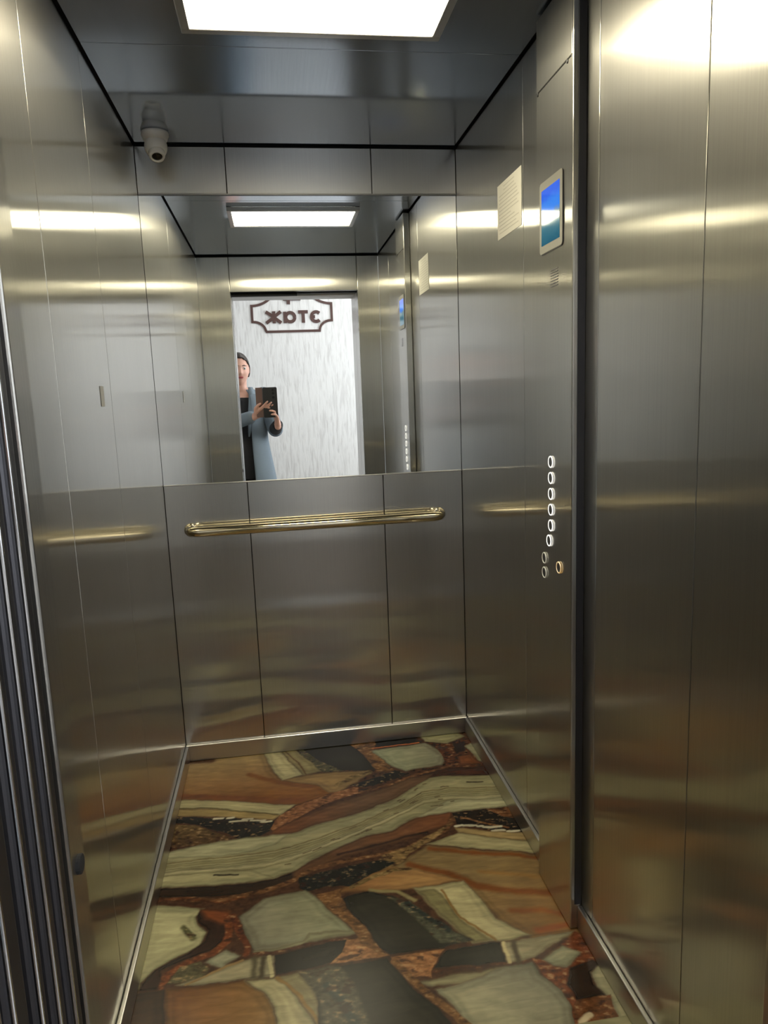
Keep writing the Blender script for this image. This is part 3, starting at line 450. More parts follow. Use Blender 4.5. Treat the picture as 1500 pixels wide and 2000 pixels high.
def build_floor():
    st = .0020; nx = int(W/st)+1; ny = int(D/st)+1
    gx = np.linspace(0, W, nx); gy = np.linspace(-D, 0, ny); X, Y = np.meshgrid(gx, gy)
    # the print repeats beyond the traced part
    SX = X.copy(); SY = Y.copy(); far = Y < -1.34; SY[far] = Y[far] + 1.0
    amp = .0022
    PX = SX + amp*2*(fbm(SX*38, SY*38, 1)-.5)*2 + .012*(fbm(SX*9, SY*9, 77, 2)-.5); PY = SY + amp*2*(fbm(SX*38, SY*38, 9)-.5)*2 + .012*(fbm(SX*9, SY*9, 87, 2)-.5)
    lin = lambda c: np.array(srgb(*c)[:3])
    ang = -.22
    U = SX*math.cos(ang) + SY*math.sin(ang); V = -SX*math.sin(ang) + SY*math.cos(ang)
    flow = fbm(U*7, V*70, 21, 5); cell = fbm(SX*90, SY*110, 33, 3); cell2 = fbm(SX*45 + 3*flow, SY*60, 41, 4); cloud = fbm(SX*16, SY*16, 51, 4)
    ridged = 1-np.abs(2*cell2-1); grit = .5*fbm(U*55, V*170, 61, 3) + .5*cell
    img = np.zeros((ny, nx, 3)) + lin((54, 32, 19))
    img *= (.4 + 1.1*cell)[..., None]
    def sdist_poly(pts):
        pts = np.array(pts); n = len(pts); d = np.full(PX.shape, 1e9); inside = np.zeros(PX.shape, bool)
        x0, y0 = pts.min(0)-.02; x1, y1 = pts.max(0)+.02
        sel = (PX > x0) & (PX < x1) & (PY > y0) & (PY < y1)
        px = PX[sel]; py = PY[sel]; dd = np.full(px.shape, 1e9); ins = np.zeros(px.shape, bool)
        for i in range(n):
            ax, ay = pts[i]; bx, by = pts[(i+1) % n]; ex, ey = bx-ax, by-ay; L2 = ex*ex+ey*ey+1e-12
            t = np.clip(((px-ax)*ex+(py-ay)*ey)/L2, 0, 1); dd = np.minimum(dd, (px-ax-t*ex)**2+(py-ay-t*ey)**2)
            if ay != by:
                cnd = ((ay > py) != (by > py)) & (px < (bx-ax)*(py-ay)/(by-ay)+ax); ins ^= cnd
        return sel, np.where(ins, -np.sqrt(dd), np.sqrt(dd))
    def sdist_line(pts, w):
        pts = np.array(pts); x0, y0 = pts.min(0)-.02-w; x1, y1 = pts.max(0)+.02+w
        sel = (PX > x0) & (PX < x1) & (PY > y0) & (PY < y1); px = PX[sel]; py = PY[sel]; dd = np.full(px.shape, 1e9)
        for i in range(len(pts)-1):
            ax, ay = pts[i]; bx, by = pts[i+1]; ex, ey = bx-ax, by-ay; L2 = ex*ex+ey*ey+1e-12
            t = np.clip(((px-ax)*ex+(py-ay)*ey)/L2, 0, 1); dd = np.minimum(dd, (px-ax-t*ex)**2+(py-ay-t*ey)**2)
        return sel, np.sqrt(dd)-w
    for s in FLOOR_SHAPES:
        if s[0] == 'P':
            _, col, pts, soft, tex, col2, g, _a = s; sel, d = sdist_poly(pts)
        else:
            _, col, pts, w, soft, tex = s; col2 = g = None; sel, d = sdist_line(pts, w*.0006)
        sf = soft*(.0020 if tex != 'b' else .0013); a = np.clip(.5 - d/sf, 0, 1); a = a*a*(3-2*a)
        c = np.zeros(a.shape + (3,)) + lin(col)
        if col2:
            (ax, ay), (bx, by) = g; ex, ey = bx-ax, by-ay
            t = np.clip(((PX[sel]-ax)*ex+(PY[sel]-ay)*ey)/(ex*ex+ey*ey), 0, 1)[..., None]; c = c*(1-t) + lin(col2)*t
        if tex == 'f': c = c*((.70 + .50*flow[sel])*(.82 + .40*cloud[sel]))[..., None]
        elif tex == 'b':
            c = c*np.array([.80, .92, 1.0]); k = (-.15 + 1.75*grit[sel]).clip(.12)[..., None]; c = c*k
            hi = np.clip((grit[sel]-.60)*6, 0, 1)[..., None]*.7; c = c*(1-hi) + hi*lin((132, 104, 70))
            lo = np.clip((.40-cell2[sel])*7, 0, 1)[..., None]*.85; c = c*(1-lo) + lo*lin((40, 22, 14))
        else: c = c*(.70 + .60*cloud[sel])[..., None]
        if s[0] == 'P' and tex != 'b':          # agate-like bands that follow the rim of each slab
            dep = np.clip(-d, 0, .2); jit = dep + .006*(fbm(PX[sel]*30, PY[sel]*30, 5, 2)-.5)
            band = .5+.5*np.sin(jit/(.0045+.05*dep)*2.2); fade = np.exp(-dep/.028)
            c = c*(1 - .30*fade*band)[..., None]*(.74+.34*np.clip(dep/.035, 0, 1))[..., None]
        # thin darker outline where slabs meet
        if s[0] == 'P' and tex != 'b':
            e = np.exp(-(d/.0016)**2)[..., None]*.5; c = c*(1-e) + lin((58, 32, 17))*e
        img[sel] = img[sel]*(1-a[..., None]) + c*a[..., None]
    # tile joint
    jl = np.exp(-((Y+1.0835)/.0012)**2)[..., None]*.5; img = img*(1-jl) + lin((40, 28, 20))*jl
    me = bpy.data.meshes.new('floor')
    co = np.zeros((ny*nx, 3), 'f'); co[:, 0] = X.ravel(); co[:, 1] = Y.ravel()
    idx = np.arange(ny*nx).reshape(ny, nx)
    q = np.stack([idx[:-1, :-1], idx[:-1, 1:], idx[1:, 1:], idx[1:, :-1]], -1).reshape(-1, 4)
    me.vertices.add(len(co)); me.vertices.foreach_set('co', co.ravel())
    me.loops.add(q.size); me.loops.foreach_set('vertex_index', q.ravel().astype('i'))
    me.polygons.add(len(q)); me.polygons.foreach_set('loop_start', np.arange(0, q.size, 4, dtype='i'))
    me.update(calc_edges=True)
    at = me.attributes.new('onyx', 'FLOAT_COLOR', 'POINT')
    rgba = np.ones((ny*nx, 4), 'f'); rgba[:, :3] = img.reshape(-1, 3); at.data.foreach_set('color', rgba.ravel())
    return struct('floor', me, onyx())
build_floor()
struct('trim_1', BX(-.04, W+.04, -D-.0, .04, -.05, -.002), M['black'])

# ------------------------------------------------------------------ doorway: doors folded open on the left, jambs, lintels, sills
d1 = thing('door_1', 'brushed steel lift car doors slid open into the left pocket', 'door', (XL, -1.97, 0)); d1['kind'] = 'structure'
d2 = thing('door_2', 'brushed steel landing doors slid open into the left pocket', 'door', (XL, -2.06, 0)); d2['kind'] = 'structure'
for par, nm, y0, y1, xe in ((d1, 'fast_panel', -1.986, -1.956, XL-.001), (d1, 'slow_panel', -2.021, -1.993, XL-.002),
                        (d2, 'slow_panel', -2.055, -2.029, XL-.003), (d2, 'fast_panel', -2.104, -2.066, XL-.003)):
    obj(nm, BX(-.35, xe, y0, y1, .008, 1.98, .0065, 4), M['door_face'], par)
    obj('edge_strip', BX(xe-.006, xe+.003, y0+.004, y0+.0085, .01, 1.975, .002, 3), M['chrome'], [c for c in par.children][-1])
struct('trim_2', BX(XR+.004, XR+.03, -2.11, -D-.046, 0, 1.98, .003, 3), M['steel_trim'])       # closing jamb
bm = bmesh.new(); box(bm, XL-.3, .578, -1.99, -D-.046, 1.9265, 2.14); box(bm, .5785, XR+.03, -1.99, -D-.046, 1.9385, 2.14)
struct('trim_3', bm, M['black'])                                                       # door hanger tracks
struct('trim_4', BX(XL-.3, XR+.03, -2.108, -1.992, 1.9535, 2.14, .002), M['paint'])
bm = bmesh.new()
for k in range(5): box(bm, -.35, XR+.03, -2.108+k*.043, -2.108+k*.043+.034, -.03, .0)
struct('trim_5', bm, M['steel_trim'])
bm = bmesh.new(); box(bm, .06, XL-.003, -2.30, -2.112, 0, 1.995, .004, 3); box(bm, XR+.004, XR+.13, -2.30, -2.112, 0, 1.995, .004, 3)
lp = struct('trim_6', bm, M['steel_trim'])                                                     # landing door frame posts
struct('trim_7', BX(.06, XR+.13, -2.30, -2.112, 1.9435, 2.06, .004, 3), M['paint'])

bm = bmesh.new(); cyl(bm, (XL+.0001, -1.926, .885), (1, 0, 0), .0095, .004, 20, bev=.001)
obj('rubber_stop', bm, M['black'], wf)

# ------------------------------------------------------------------ landing beyond the doorway
struct('floor_landing', BX(-1.2, 2.6, LY, -2.112, -.05, 0), M['hall_tile'])
struct('wall_landing', BX(-1.2, 2.6, LY-.1, LY, 0, 2.7), M['plaster'])
struct('ceiling_landing', BX(-1.2, 2.6, LY, -2.112, 2.7, 2.8), M['paint'])
struct('wall_landing_left', BX(-1.3, -1.2, LY, -2.112, 0, 2.7), M['plaster'])
bm = bmesh.new(); box(bm, -1.2, .058, -2.26, -2.112, 0, 2.7); box(bm, XR+.132, 2.6, -2.26, -2.112, 0, 2.7); box(bm, .058, XR+.132, -2.26, -2.112, 2.062, 2.7)
struct('wall_portal', bm, M['paint'])
bm = bmesh.new(); y0, y1 = -3.75, -2.55
box(bm, 2.6, 2.7, LY, y0, 0, 2.7); box(bm, 2.6, 2.7, y1, -2.112, 0, 2.7); box(bm, 2.6, 2.7, y0, y1, 0, .85); box(bm, 2.6, 2.7, y0, y1, 2.35, 2.7)
struct('wall_landing_right', bm, M['plaster'])
wi = thing('window_1', 'white framed landing window', 'window', (2.65, -3.15, .85)); wi['kind'] = 'structure'
bm = bmesh.new()
for a in ((y0, y0+.06, .85, 2.35), (y1-.06, y1, .85, 2.35), (y0+.06, y1-.06, .85, .91), (y0+.06, y1-.06, 2.29, 2.35), (-3.18, -3.12, .91, 2.29)):
    box(bm, 2.62, 2.68, a[0], a[1], a[2], a[3], .004)
obj('window_frame', bm, M['white_plastic'], wi)
hl = thing('added_landing_lamp', 'unseen square lamp added on the landing ceiling to light the hall', 'ceiling lamp', (.9, -3.2, 2.7))  # unseen lamp, added to light the landing
obj('frame', BX(.59, 1.21, -3.51, -2.89, 2.68, 2.6995, .004), M['white_plastic'], hl)
obj('diffuser', BX(.61, 1.19, -3.49, -2.91, 2.676, 2.6795), M['added_hall_lamp'], hl)

# the floor sign: raised brown outline, a 4 above the word
sg = thing('floor_sign', 'dark brown outlined wall sign reading 4 этаж, seen in the lift mirror', 'sign', (.61, LY, 1.9))
TK = [.008]
def stroke(bm, pts, w, t=None, closed=False):
    """flat band of width w following pts (x, z) on the landing wall, standing t off it"""
    TK[0] += .0004; t = t or TK[0]; P = [Vector(p) for p in pts]; n = len(P); A = []; B = []
    for i, p in enumerate(P):
        a = P[(i-1) % n] if (closed or i > 0) else None; b = P[(i+1) % n] if (closed or i < n-1) else None
        d1_ = (p-a).normalized() if a is not None else (b-p).normalized(); d2_ = (b-p).normalized() if b is not None else d1_
        tn = (d1_+d2_).normalized(); nr = Vector((-tn.y, tn.x)); k = w/2/max(.35, nr.dot(Vector((-d1_.y, d1_.x))))
        A.append(p+nr*k); B.append(p-nr*k)
    m = n if closed else n-1
    V = lambda q, y: bm.verts.new((q.x, y, q.y))
    f0 = [V(q, LY+.0005) for q in A]; f1 = [V(q, LY+.0005) for q in B]; g0 = [V(q, LY+t) for q in A]; g1 = [V(q, LY+t) for q in B]
    for i in range(m):
        j = (i+1) % n
        bm.faces.new((g0[i], g0[j], g1[j], g1[i])); bm.faces.new((f0[i], f1[i], f1[j], f0[j]))
        bm.faces.new((f0[i], f0[j], g0[j], g0[i])); bm.faces.new((f1[i], g1[i], g1[j], f1[j]))
    if not closed:
        bm.faces.new((f0[0], g0[0], g1[0], f1[0])); bm.faces.new((f0[-1], f1[-1], g1[-1], g0[-1]))
def arc(cx, cz, r, a0, a1, n=14, rz=None):
    return [(cx+r*math.cos(math.radians(a0+(a1-a0)*i/n)), cz+(rz or r)*math.sin(math.radians(a0+(a1-a0)*i/n))) for i in range(n+1)]
sx0, sx1, sz0 = .257, .962, 1.900
bl = [(sx0, 2.125), (sx0, 1.988)] + arc(sx0+.005, sz0+.003, .108, 78, 8, 10, .085)[0:] + [(.372+.005, sz0)]
br = [(.848, sz0)] + arc(sx1-.005, sz0+.003, .108, 172, 102, 10, .085) + [(sx1, 1.988), (sx1, 2.135)]
tr = arc(sx1-.0, 2.385, .25, 268, 212, 12)
tl = arc(sx0+.0, 2.375, .25, 328, 272, 12)
bm = bmesh.new(); stroke(bm, bl + br + tr + [(.745, 2.36), (.745, 2.42), (.475, 2.42), (.475, 2.36)] + tl, .021, closed=True)
obj('outline', bm, M['brown_metal'], sg)
zb, zt, w_ = 1.972, 2.076, .028
def letter(name, strokes):
    bm = bmesh.new()
    for s in strokes: stroke(bm, s, w_ if len(s) > 1 else w_)
    obj(name, bm, M['brown_metal'], sg)
# word runs towards -x because it faces the car
letter('letter', [[(.787, 2.076-.006)] + arc(.824, 2.024, .044, 112, -112, 14, .045)[::1]][0:0] or
       [arc(.818, 2.023, .046, 235, 20, 14)[::-1] and [(p[0], p[1]) for p in arc(.822, 2.022, .042, 45, 315, 18)], [(.782, 2.022), (.812, 2.022)]])   # э (seen from the landing it opens the other way)
letter('letter', [[(.664, 2.066), (.750, 2.066)], [(.707, 2.066), (.707, zb)]])                     # т
letter('letter', [arc(.592, 2.022, .040, 0, 360, 22), [(.545, zt-.006), (.545, zb)]])               # а
cxj = .448
letter('letter', [[(cxj, zt), (cxj, zb)], [(cxj-.004, 2.024), (cxj+.062, zt-.003)], [(cxj-.004, 2.026), (cxj+.062, zb+.003)],
                  [(cxj+.004, 2.024), (cxj-.070, zt-.003)], [(cxj+.004, 2.026), (cxj-.070, zb+.003)]])   # ж
bm = bmesh.new(); stroke(bm, [(.582, 2.134), (.582, 2.36)], .03); stroke(bm, [(.535, 2.178), (.690, 2.178)], .024); stroke(bm, [(.582, 2.35), (.682, 2.195)], .024)
obj('number_four', bm, M['brown_metal'], sg)

# ------------------------------------------------------------------ ceiling lamp
lz = H-.018; lx0, lx1, ly0, ly1 = .246, .834, -1.105, -.785
cl = thing('ceiling_lamp', 'rectangular white glowing panel lamp in a thin grey frame on the lift ceiling', 'ceiling lamp', (.54, -.945, H))
bm = bmesh.new(); f = .020
for a in ((lx0, lx1, ly0, ly0+f), (lx0, lx1, ly1-f, ly1), (lx0, lx0+f, ly0+f, ly1-f), (lx1-f, lx1, ly0+f, ly1-f)):
    box(bm, a[0], a[1], a[2], a[3], lz, H-.0005, .002, 2)
obj('frame', bm, M['steel_trim'], cl)
obj('diffuser', BX(lx0+f, lx1-f, ly0+f, ly1-f, lz+.003, lz+.007), M['lamp'], cl)

# ------------------------------------------------------------------ security camera
sc_ = thing('security_camera', 'small white dome security camera on the lift ceiling in the back left corner', 'security camera', (0.0846, -.111, H))
bm = bmesh.new(); lathe(bm, (0.0846, -.111, H-.0005), (0, 0, -1), [(0, 0), (0, .040), (.004, .042), (.010, .042), (.016, .039), (.024, .036), (.024, 0)], 40)
obj('base', bm, M['white_plastic'], sc_, smooth=True)
cdir = Vector((.10, -.46, -.88)).normalized(); cc = Vector((0.0846, -.111, H-.043))
bm = bmesh.new(); ball(bm, cc, .035, u=32, v=24); obj('ball_housing', bm, M['white_plastic'], sc_, smooth=True)
bm = bmesh.new(); lathe(bm, cc + cdir*.018, cdir, [(0, 0), (0, .026), (.018, .0245), (.023, .022), (.023, .017), (.019, .016), (.019, 0)], 36)
obj('lens_collar', bm, M['white_plastic'], sc_, smooth=True)
bm = bmesh.new(); lathe(bm, cc + cdir*.036, cdir, [(0, 0), (0, .0165), (.0015, .0165), (.003, .012), (.0045, 0)], 28)
obj('lens', bm, M['lens'], sc_, smooth=True)

# ------------------------------------------------------------------ handrail
hr = thing('handrail', 'polished champagne-gold tubular handrail across the back wall below the mirror', 'handrail', (W/2, 0, .875))
def rail_pts():
    z = .870; yb = -.052; r = .036; p = [(0.083, -.004, z), (0.083, yb+r, z)]
    p += [(0.083 + r*(1-math.cos(a)), yb+r - r*math.sin(a), z) for a in [PI/2*i/8 for i in range(1, 9)]]
    q = [(W*.9915 - x, y, zz+.003) for x, y, zz in p][::-1]
    return p + q
bm = bmesh.new(); tube(bm, rail_pts(), .0175, 28); obj('tube', bm, M['brass'], hr, smooth=True)
for x, z in ((0.083, .870), (W*.9915-0.083, .873)):
    bm = bmesh.new(); lathe(bm, (x, -.0003, z), (0, -1, 0), [(0, 0), (0, .024), (.005, .024), (.008, .020), (.008, 0)], 32)
    obj('wall_flange', bm, M['brass'], hr, smooth=True)

# ------------------------------------------------------------------ notice and sticker
nt = thing('notice_sheet', 'cream printed paper notice taped to the right wall beside the control panel', 'notice', (W, -.575, 1.745))
obj('sheet', BX(W-.0010, W-.0003, -.677, -.474, 1.746, 1.893), M['paper'], nt)
bm = bmesh.new(); random.seed(5)
for k in range(13):
    z = 1.882-.0100*k; l = random.uniform(.10, .172) if k not in (0, 1) else .09
    y = -.575 + (l/2 if k < 2 else .085); box(bm, W-.0013, W-.00105, y-l, y, z-.0022, z)
tx = obj('printed_lines', bm, M['ink'], nt); tx['kind'] = 'stuff'
tag(obj('sticker', BX(.0003, .0012, -.806, -.772, 1.316, 1.364, .0004), M['grey_plastic']), 'small grey rectangular sticker alone on the left lift wall', 'sticker')

# ------------------------------------------------------------------ control panel
CX = W-.030; CY0, CY1 = -1.083, -.868
cp = thing('control_panel', 'full height brushed steel control column with display and round buttons on the right wall', 'control panel', (W, -.985, 0))
bm = bmesh.new(); box(bm, CX, W-.0002, CY0, CY1, .0008, H-.0065, .0040, 5); obj('column', bm, M['steel_side'], cp)
bm = bmesh.new(); box(bm, CX+.0110, CX+.0280, CY0-.0022, CY0-.0002, ZS+.004, H-.0100, .0004); obj('dark_end_strip', bm, M['door_face'], cp)  # dark strip added over the column's near end to give its darker look
bm = bmesh.new(); box(bm, CX-.0008, CX-.0001, CY0+.012, CY1-.006, 1.9858, 1.9872); obj('hatch_gap', bm, M['black'], cp)
def face(y0, y1, z0, z1, t, bev=.0006): return BX(CX-t, CX-.0001, y0, y1, z0, z1, bev, 2)
obj('service_hatch', BX(CX-.0012, CX-.0001, CY0+.006, CY1-.006, 1.9885, H-.013, .0005), M['steel_side'], cp)
for y in (-1.052, -.881):
    bm = bmesh.new(); cyl(bm, (CX-.0001, y, 1.984), (-1, 0, 0), .0042, .0022, 16, bev=.0008); obj('screw', bm, M['steel_dark'], cp)
def rrect(y0, y1, z0, z1, r, x, n=8):
    P = []
    for cy, cz, a in ((y1-r, z1-r, 0), (y0+r, z1-r, 90), (y0+r, z0+r, 180), (y1-r, z0+r, 270)):
        P += [(x, cy+r*math.cos(math.radians(a+90*i/n)), cz+r*math.sin(math.radians(a+90*i/n))) for i in range(n+1)]
    return P
bm = bmesh.new(); extrude_poly(bm, rrect(-1.0335, -.8945, 1.6255, 1.785, .010, CX-.0001), (-.0015, 0, 0)); bz0 = obj('display_seat', bm, M['black_plastic'], cp)
bm = bmesh.new(); extrude_poly(bm, rrect(-1.0315, -.8955, 1.6275, 1.7845, .009, CX-.0016), (-.0010, 0, 0)); bz = obj('display_bezel', bm, M['bezel'], cp)
def screen_mat():
    m, N, L = new_mat('blue display'); b = N['Principled BSDF']; b.inputs['Base Color'].default_value = (.01, .02, .05, 1); b.inputs['Roughness'].default_value = .06
    t = N.new('ShaderNodeTexCoord'); s = N.new('ShaderNodeSeparateXYZ'); L.new(t.outputs['Object'], s.inputs[0])
    mr_ = N.new('ShaderNodeMapRange'); mr_.inputs[1].default_value = 1.645; mr_.inputs[2].default_value = 1.765; L.new(s.outputs[2], mr_.inputs[0])
    n = N.new('ShaderNodeTexNoise'); n.inputs['Scale'].default_value = 45; L.new(t.outputs['Object'], n.inputs['Vector'])
    ma = N.new('ShaderNodeMath'); ma.operation = 'MULTIPLY_ADD'; ma.inputs[1].default_value = .22; L.new(n.outputs['Fac'], ma.inputs[0]); L.new(mr_.outputs[0], ma.inputs[2])
    r = N.new('ShaderNodeValToRGB'); e = r.color_ramp.elements
    e[0].position = .12; e[0].color = (.01, .10, .15, 1); e[1].position = 1; e[1].color = (.02, .12, .80, 1)
    for p, c in ((.42, (.03, .16, .20, 1)), (.58, (.16, .26, .26, 1)), (.70, (.02, .22, .85, 1)), (.85, (.03, .22, .85, 1))):  # pale middle band and teal below paint reflections onto the screen
        k = e.new(p); k.color = c
    L.new(ma.outputs[0], r.inputs[0]); L.new(r.outputs[0], b.inputs['Emission Color']); b.inputs['Emission Strength'].default_value = .95
    return m
obj('screen', BX(CX-.0031, CX-.0027, -1.0165, -.9085, 1.645, 1.766), screen_mat(), bz)
bm = bmesh.new()
for k in range(7): box(bm, CX-.0007, CX-.0001, -1.002, -.958, 1.546+.006*k, 1.5485+.006*k)
sgz = obj('speaker_grille', bm, M['steel_dark'], cp)
def button(y, z, ring, lab=None, R=.0125):
    bm = bmesh.new(); cyl(bm, (CX-.0001, y, z), (-1, 0, 0), R-.001, .0028, 28, bev=.0008); b = obj('button', bm, M['steel_dark'], cp)
    bm = bmesh.new(); torus(bm, (CX-.0024, y, z), (1, 0, 0), R+.0004, .0015, 32, 8); obj('ring', bm, M[ring], b, smooth=True)
    if lab: b['label'] = lab
for k, z in enumerate((1.1465, 1.1080, 1.0697, 1.0315, .9931)): button(-.962, z, 'ring_white', 'round button with a lit white ring')
button(-.951, .9540, 'ring_white', 'round button with a lit white ring')
for z in (.9040, .8670): button(-.920, z, 'ring_dim', 'round button with a dull grey ring')
button(-1.013, .9010, 'ring_yellow', 'round button with an amber ring')

# ------------------------------------------------------------------ the photographer outside the door
def baked(o, mods):
    for t, kw in mods:
        m = o.modifiers.new(t, t)
        for k, v in kw.items(): setattr(m, k, v)
    dg = bpy.context.evaluated_depsgraph_get(); me = bpy.data.meshes.new_from_object(o.evaluated_get(dg))
    old = o.data; o.modifiers.clear(); o.data = me; bpy.data.meshes.remove(old)
    for p in me.polygons: p.use_smooth = True
    return o
def limb(bm, P, R, n=16):
    for p, r in zip(P, R): ball(bm, p, r, u=16, v=12)
    for i in range(len(P)-1): tube(bm, [P[i], P[i+1]], [R[i], R[i+1]], n)
def loft(bm, rings, n=36):
    g = []
    for (cx, cy, cz, a, b) in rings: g.append([bm.verts.new((cx+a*math.cos(2*PI*i/n), cy+b*math.sin(2*PI*i/n), cz)) for i in range(n)])
    for A, B in zip(g, g[1:]):
        for i in range(n): bm.faces.new((A[i], A[(i+1) % n], B[(i+1) % n], B[i]))
    bm.faces.new(g[0][::-1]); bm.faces.new(g[-1])
def hand(bm, wrist, d, nrm, curl, thumb_side, spread=.12, thumb=(.55, .6)):
    """palm, four unequal curled fingers and a thumb; d along the hand, nrm out of the palm"""
    w = Vector(wrist); d = Vector(d).normalized(); n = Vector(nrm); n = (n - d*n.dot(d)).normalized(); s = d.cross(n)*thumb_side
    limb(bm, [w - d*.03, w + d*.012], [.024, .022])
    ln = (.074, .081, .075, .060); off = (.029, .0100, -.0095, -.028); kn = (.078, .082, .078, .071)
    for i in range(4):
        k = w + d*kn[i] + s*off[i]; limb(bm, [w + s*off[i]*.55 + d*.005, k], [.0165, .0105])
        dd = (d + s*(off[i]*spread/.03)).normalized(); ax = dd.cross(n); P = [k]; q = k; L_ = ln[i]; ang = 0
        for j, fr in enumerate((.46, .30, .24)):
            ang += curl[i]*(.8, 1.1, .8)[j]; v = Matrix.Rotation(ang, 3, ax) @ dd
            if v.dot(n) < dd.dot(n) - 1e-4 and curl[i] > 0: v = Matrix.Rotation(-ang, 3, ax) @ dd
            q = q + v*L_*fr; P.append(q)
        limb(bm, P, [.0100, .0090, .0082, .0070])
    b0 = w + d*.018 + s*.020; t1 = b0 + (d*.6 + s*.75 + n*.25).normalized()*.036
    t2 = t1 + (d*thumb[0] + s*.2 + n*thumb[1]).normalized()*.032; t3 = t2 + (d*thumb[0] + n*thumb[1] - s*.1).normalized()*.025
    limb(bm, [b0, t1, t2, t3], [.017, .0125, .0108, .0085])
HC = Vector((.158, -2.985, 1.535))          # head centre
rotz = Matrix.Rotation(-.18, 3, 'Z')        # glances a little to her right, down at the phone
def head_mesh(bm):
    n0 = len(bm.verts)
    ret = bmesh.ops.create_uvsphere(bm, u_segments=64, v_segments=48, radius=1)
    for v in ret['verts']:
        x, y, z = v.co; f = y
        sxx = .074*(1 - .20*max(0, -z)**1.5); syy = .092; szz = .118
        X = x*sxx; Y = y*syy*(1-.10*max(0, -z)); Z = z*szz
        if f > 0: Y *= .95
        g = lambda cx, cz, rx, rz: math.exp(-((X-cx)/rx)**2 - ((Z-cz)/rz)**2) if y > 0 else 0
        Y += .024*g(0, -.028, .012, .013) + .012*g(0, -.008, .009, .022)     # nose
        Y -= .009*(g(.031, .006, .017, .012) + g(-.031, .006, .017, .012))   # eye sockets
        Y += .006*g(0, -.060, .022, .008) - .003*g(0, -.054, .022, .003) + .010*g(0, -.095, .025, .018) + .005*g(0, .028, .045, .010)
        Y += .004*(g(.04, -.025, .02, .02)+g(-.04, -.025, .02, .02))
        v.co = HC + rotz @ Vector((X, Y, Z))
    for sgn in (-1, 1):
        limb(bm, [HC + rotz @ Vector((sgn*.074, -.006, .010)), HC + rotz @ Vector((sgn*.076, -.002, -.022))], [.013, .009])
pr = thing('person', 'person in a long open blue-grey coat holding a phone, seen in the lift mirror', 'person', (.155, -3.02, 0))
bm = bmesh.new()
loft(bm, [(.155, -3.03, .80, .150, .105), (.155, -3.03, .90, .165, .115), (.155, -3.03, 1.00, .135, .10), (.155, -3.03, 1.10, .128, .095), (.155, -3.03, 1.22, .150, .105),
          (.155, -3.03, 1.32, .165, .095), (.155, -3.035, 1.365, .130, .070), (.157, -3.03, 1.40, .060, .055)])
limb(bm, [(.156, -3.025, 1.34), (.157, -3.01, 1.43), (.158, -2.998, 1.47)], [.056, .050, .052])
head_mesh(bm)
RS, RE, RW = (.325, -3.03, 1.335), (.400, -2.965, 1.085), (.418, -2.705, 1.130)
LS, LE, LW = (-.015, -3.03, 1.335), (-.045, -2.93, 1.105), (.262, -2.690, 1.195)
limb(bm, [RS, RE, RW], [.050, .038, .025]); limb(bm, [LS, LE, LW], [.050, .038, .025])
hand(bm, (.418, -2.690, 1.138), (-.03, .55, .83), (-.95, .15, -.1), (.55, .5, .5, .55), 1, thumb=(.9, .35))
hand(bm, (.272, -2.680, 1.200), (.72, .50, .45), (.15, -.55, .8), (.10, .08, .10, .22), -1, thumb=(.9, .15))
for s in (-1, 1):
    limb(bm, [(.155+s*.085, -3.03, .84), (.155+s*.080, -3.02, .47), (.155+s*.078, -3.04, .10)], [.082, .056, .038])
    limb(bm, [(.155+s*.078, -3.05, .05), (.155+s*.085, -2.93, .04)], [.038, .030])
body = obj('body', bm, M['skin'], pr)
baked(body, [('REMESH', dict(mode='VOXEL', voxel_size=.0045)), ('SMOOTH', dict(factor=.5, iterations=3))])
body['label'] = 'bare face, neck and hands'
for s in (-1, 1):
    e = HC + rotz @ Vector((s*.031, .0745, .006))
    bm = bmesh.new(); ball(bm, e, .0108); ey = obj('eye', bm, M['white'], pr, smooth=True)
    bm = bmesh.new(); ball(bm, e + rotz @ Vector((0, .0078, -.001)), .0060, .004, .0060); obj('iris', bm, M['iris'], ey, smooth=True)
    bm = bmesh.new(); tube(bm, [HC + rotz @ Vector((s*x, y, z)) for x, y, z in ((.014, .087, .024), (.030, .087, .029), (.048, .073, .024))], [.002, .003, .0015], 8)
    obj('eyebrow', bm, M['hair'], pr, smooth=True)
bm = bmesh.new(); ball(bm, HC + rotz @ Vector((0, .0800, -.056)), .021, .008, .0045); ball(bm, HC + rotz @ Vector((0, .0805, -.0625)), .018, .008, .0048)
obj('lips', bm, M['lips'], pr, smooth=True)
bm = bmesh.new(); ret = bmesh.ops.create_uvsphere(bm, u_segments=48, v_segments=40, radius=1)
kill = []
for v in ret['verts']:
    x, y, z = v.co; d = Vector((x, y, z))
    if (y > .22 and z < .62 - .55*abs(x)**2) or z < -.55: kill.append(v)
    wv = 1 + .012*math.sin(40*math.atan2(y, x))
    v.co = HC + rotz @ Vector((x*.085*wv, y*.102*wv - .004, z*.124*(1 if z > 0 else .95) + .004))
bmesh.ops.delete(bm, geom=kill, context='VERTS')
hairo = obj('hair', bm, M['hair'], pr); baked(hairo, [('SOLIDIFY', dict(thickness=.012, offset=-1)), ('SUBSURF', dict(levels=1, render_levels=1))])
bm = bmesh.new(); ball(bm, HC + rotz @ Vector((0, -.115, -.02)), .038, .032, .036); obj('hair_bun', bm, M['hair'], pr, smooth=True)
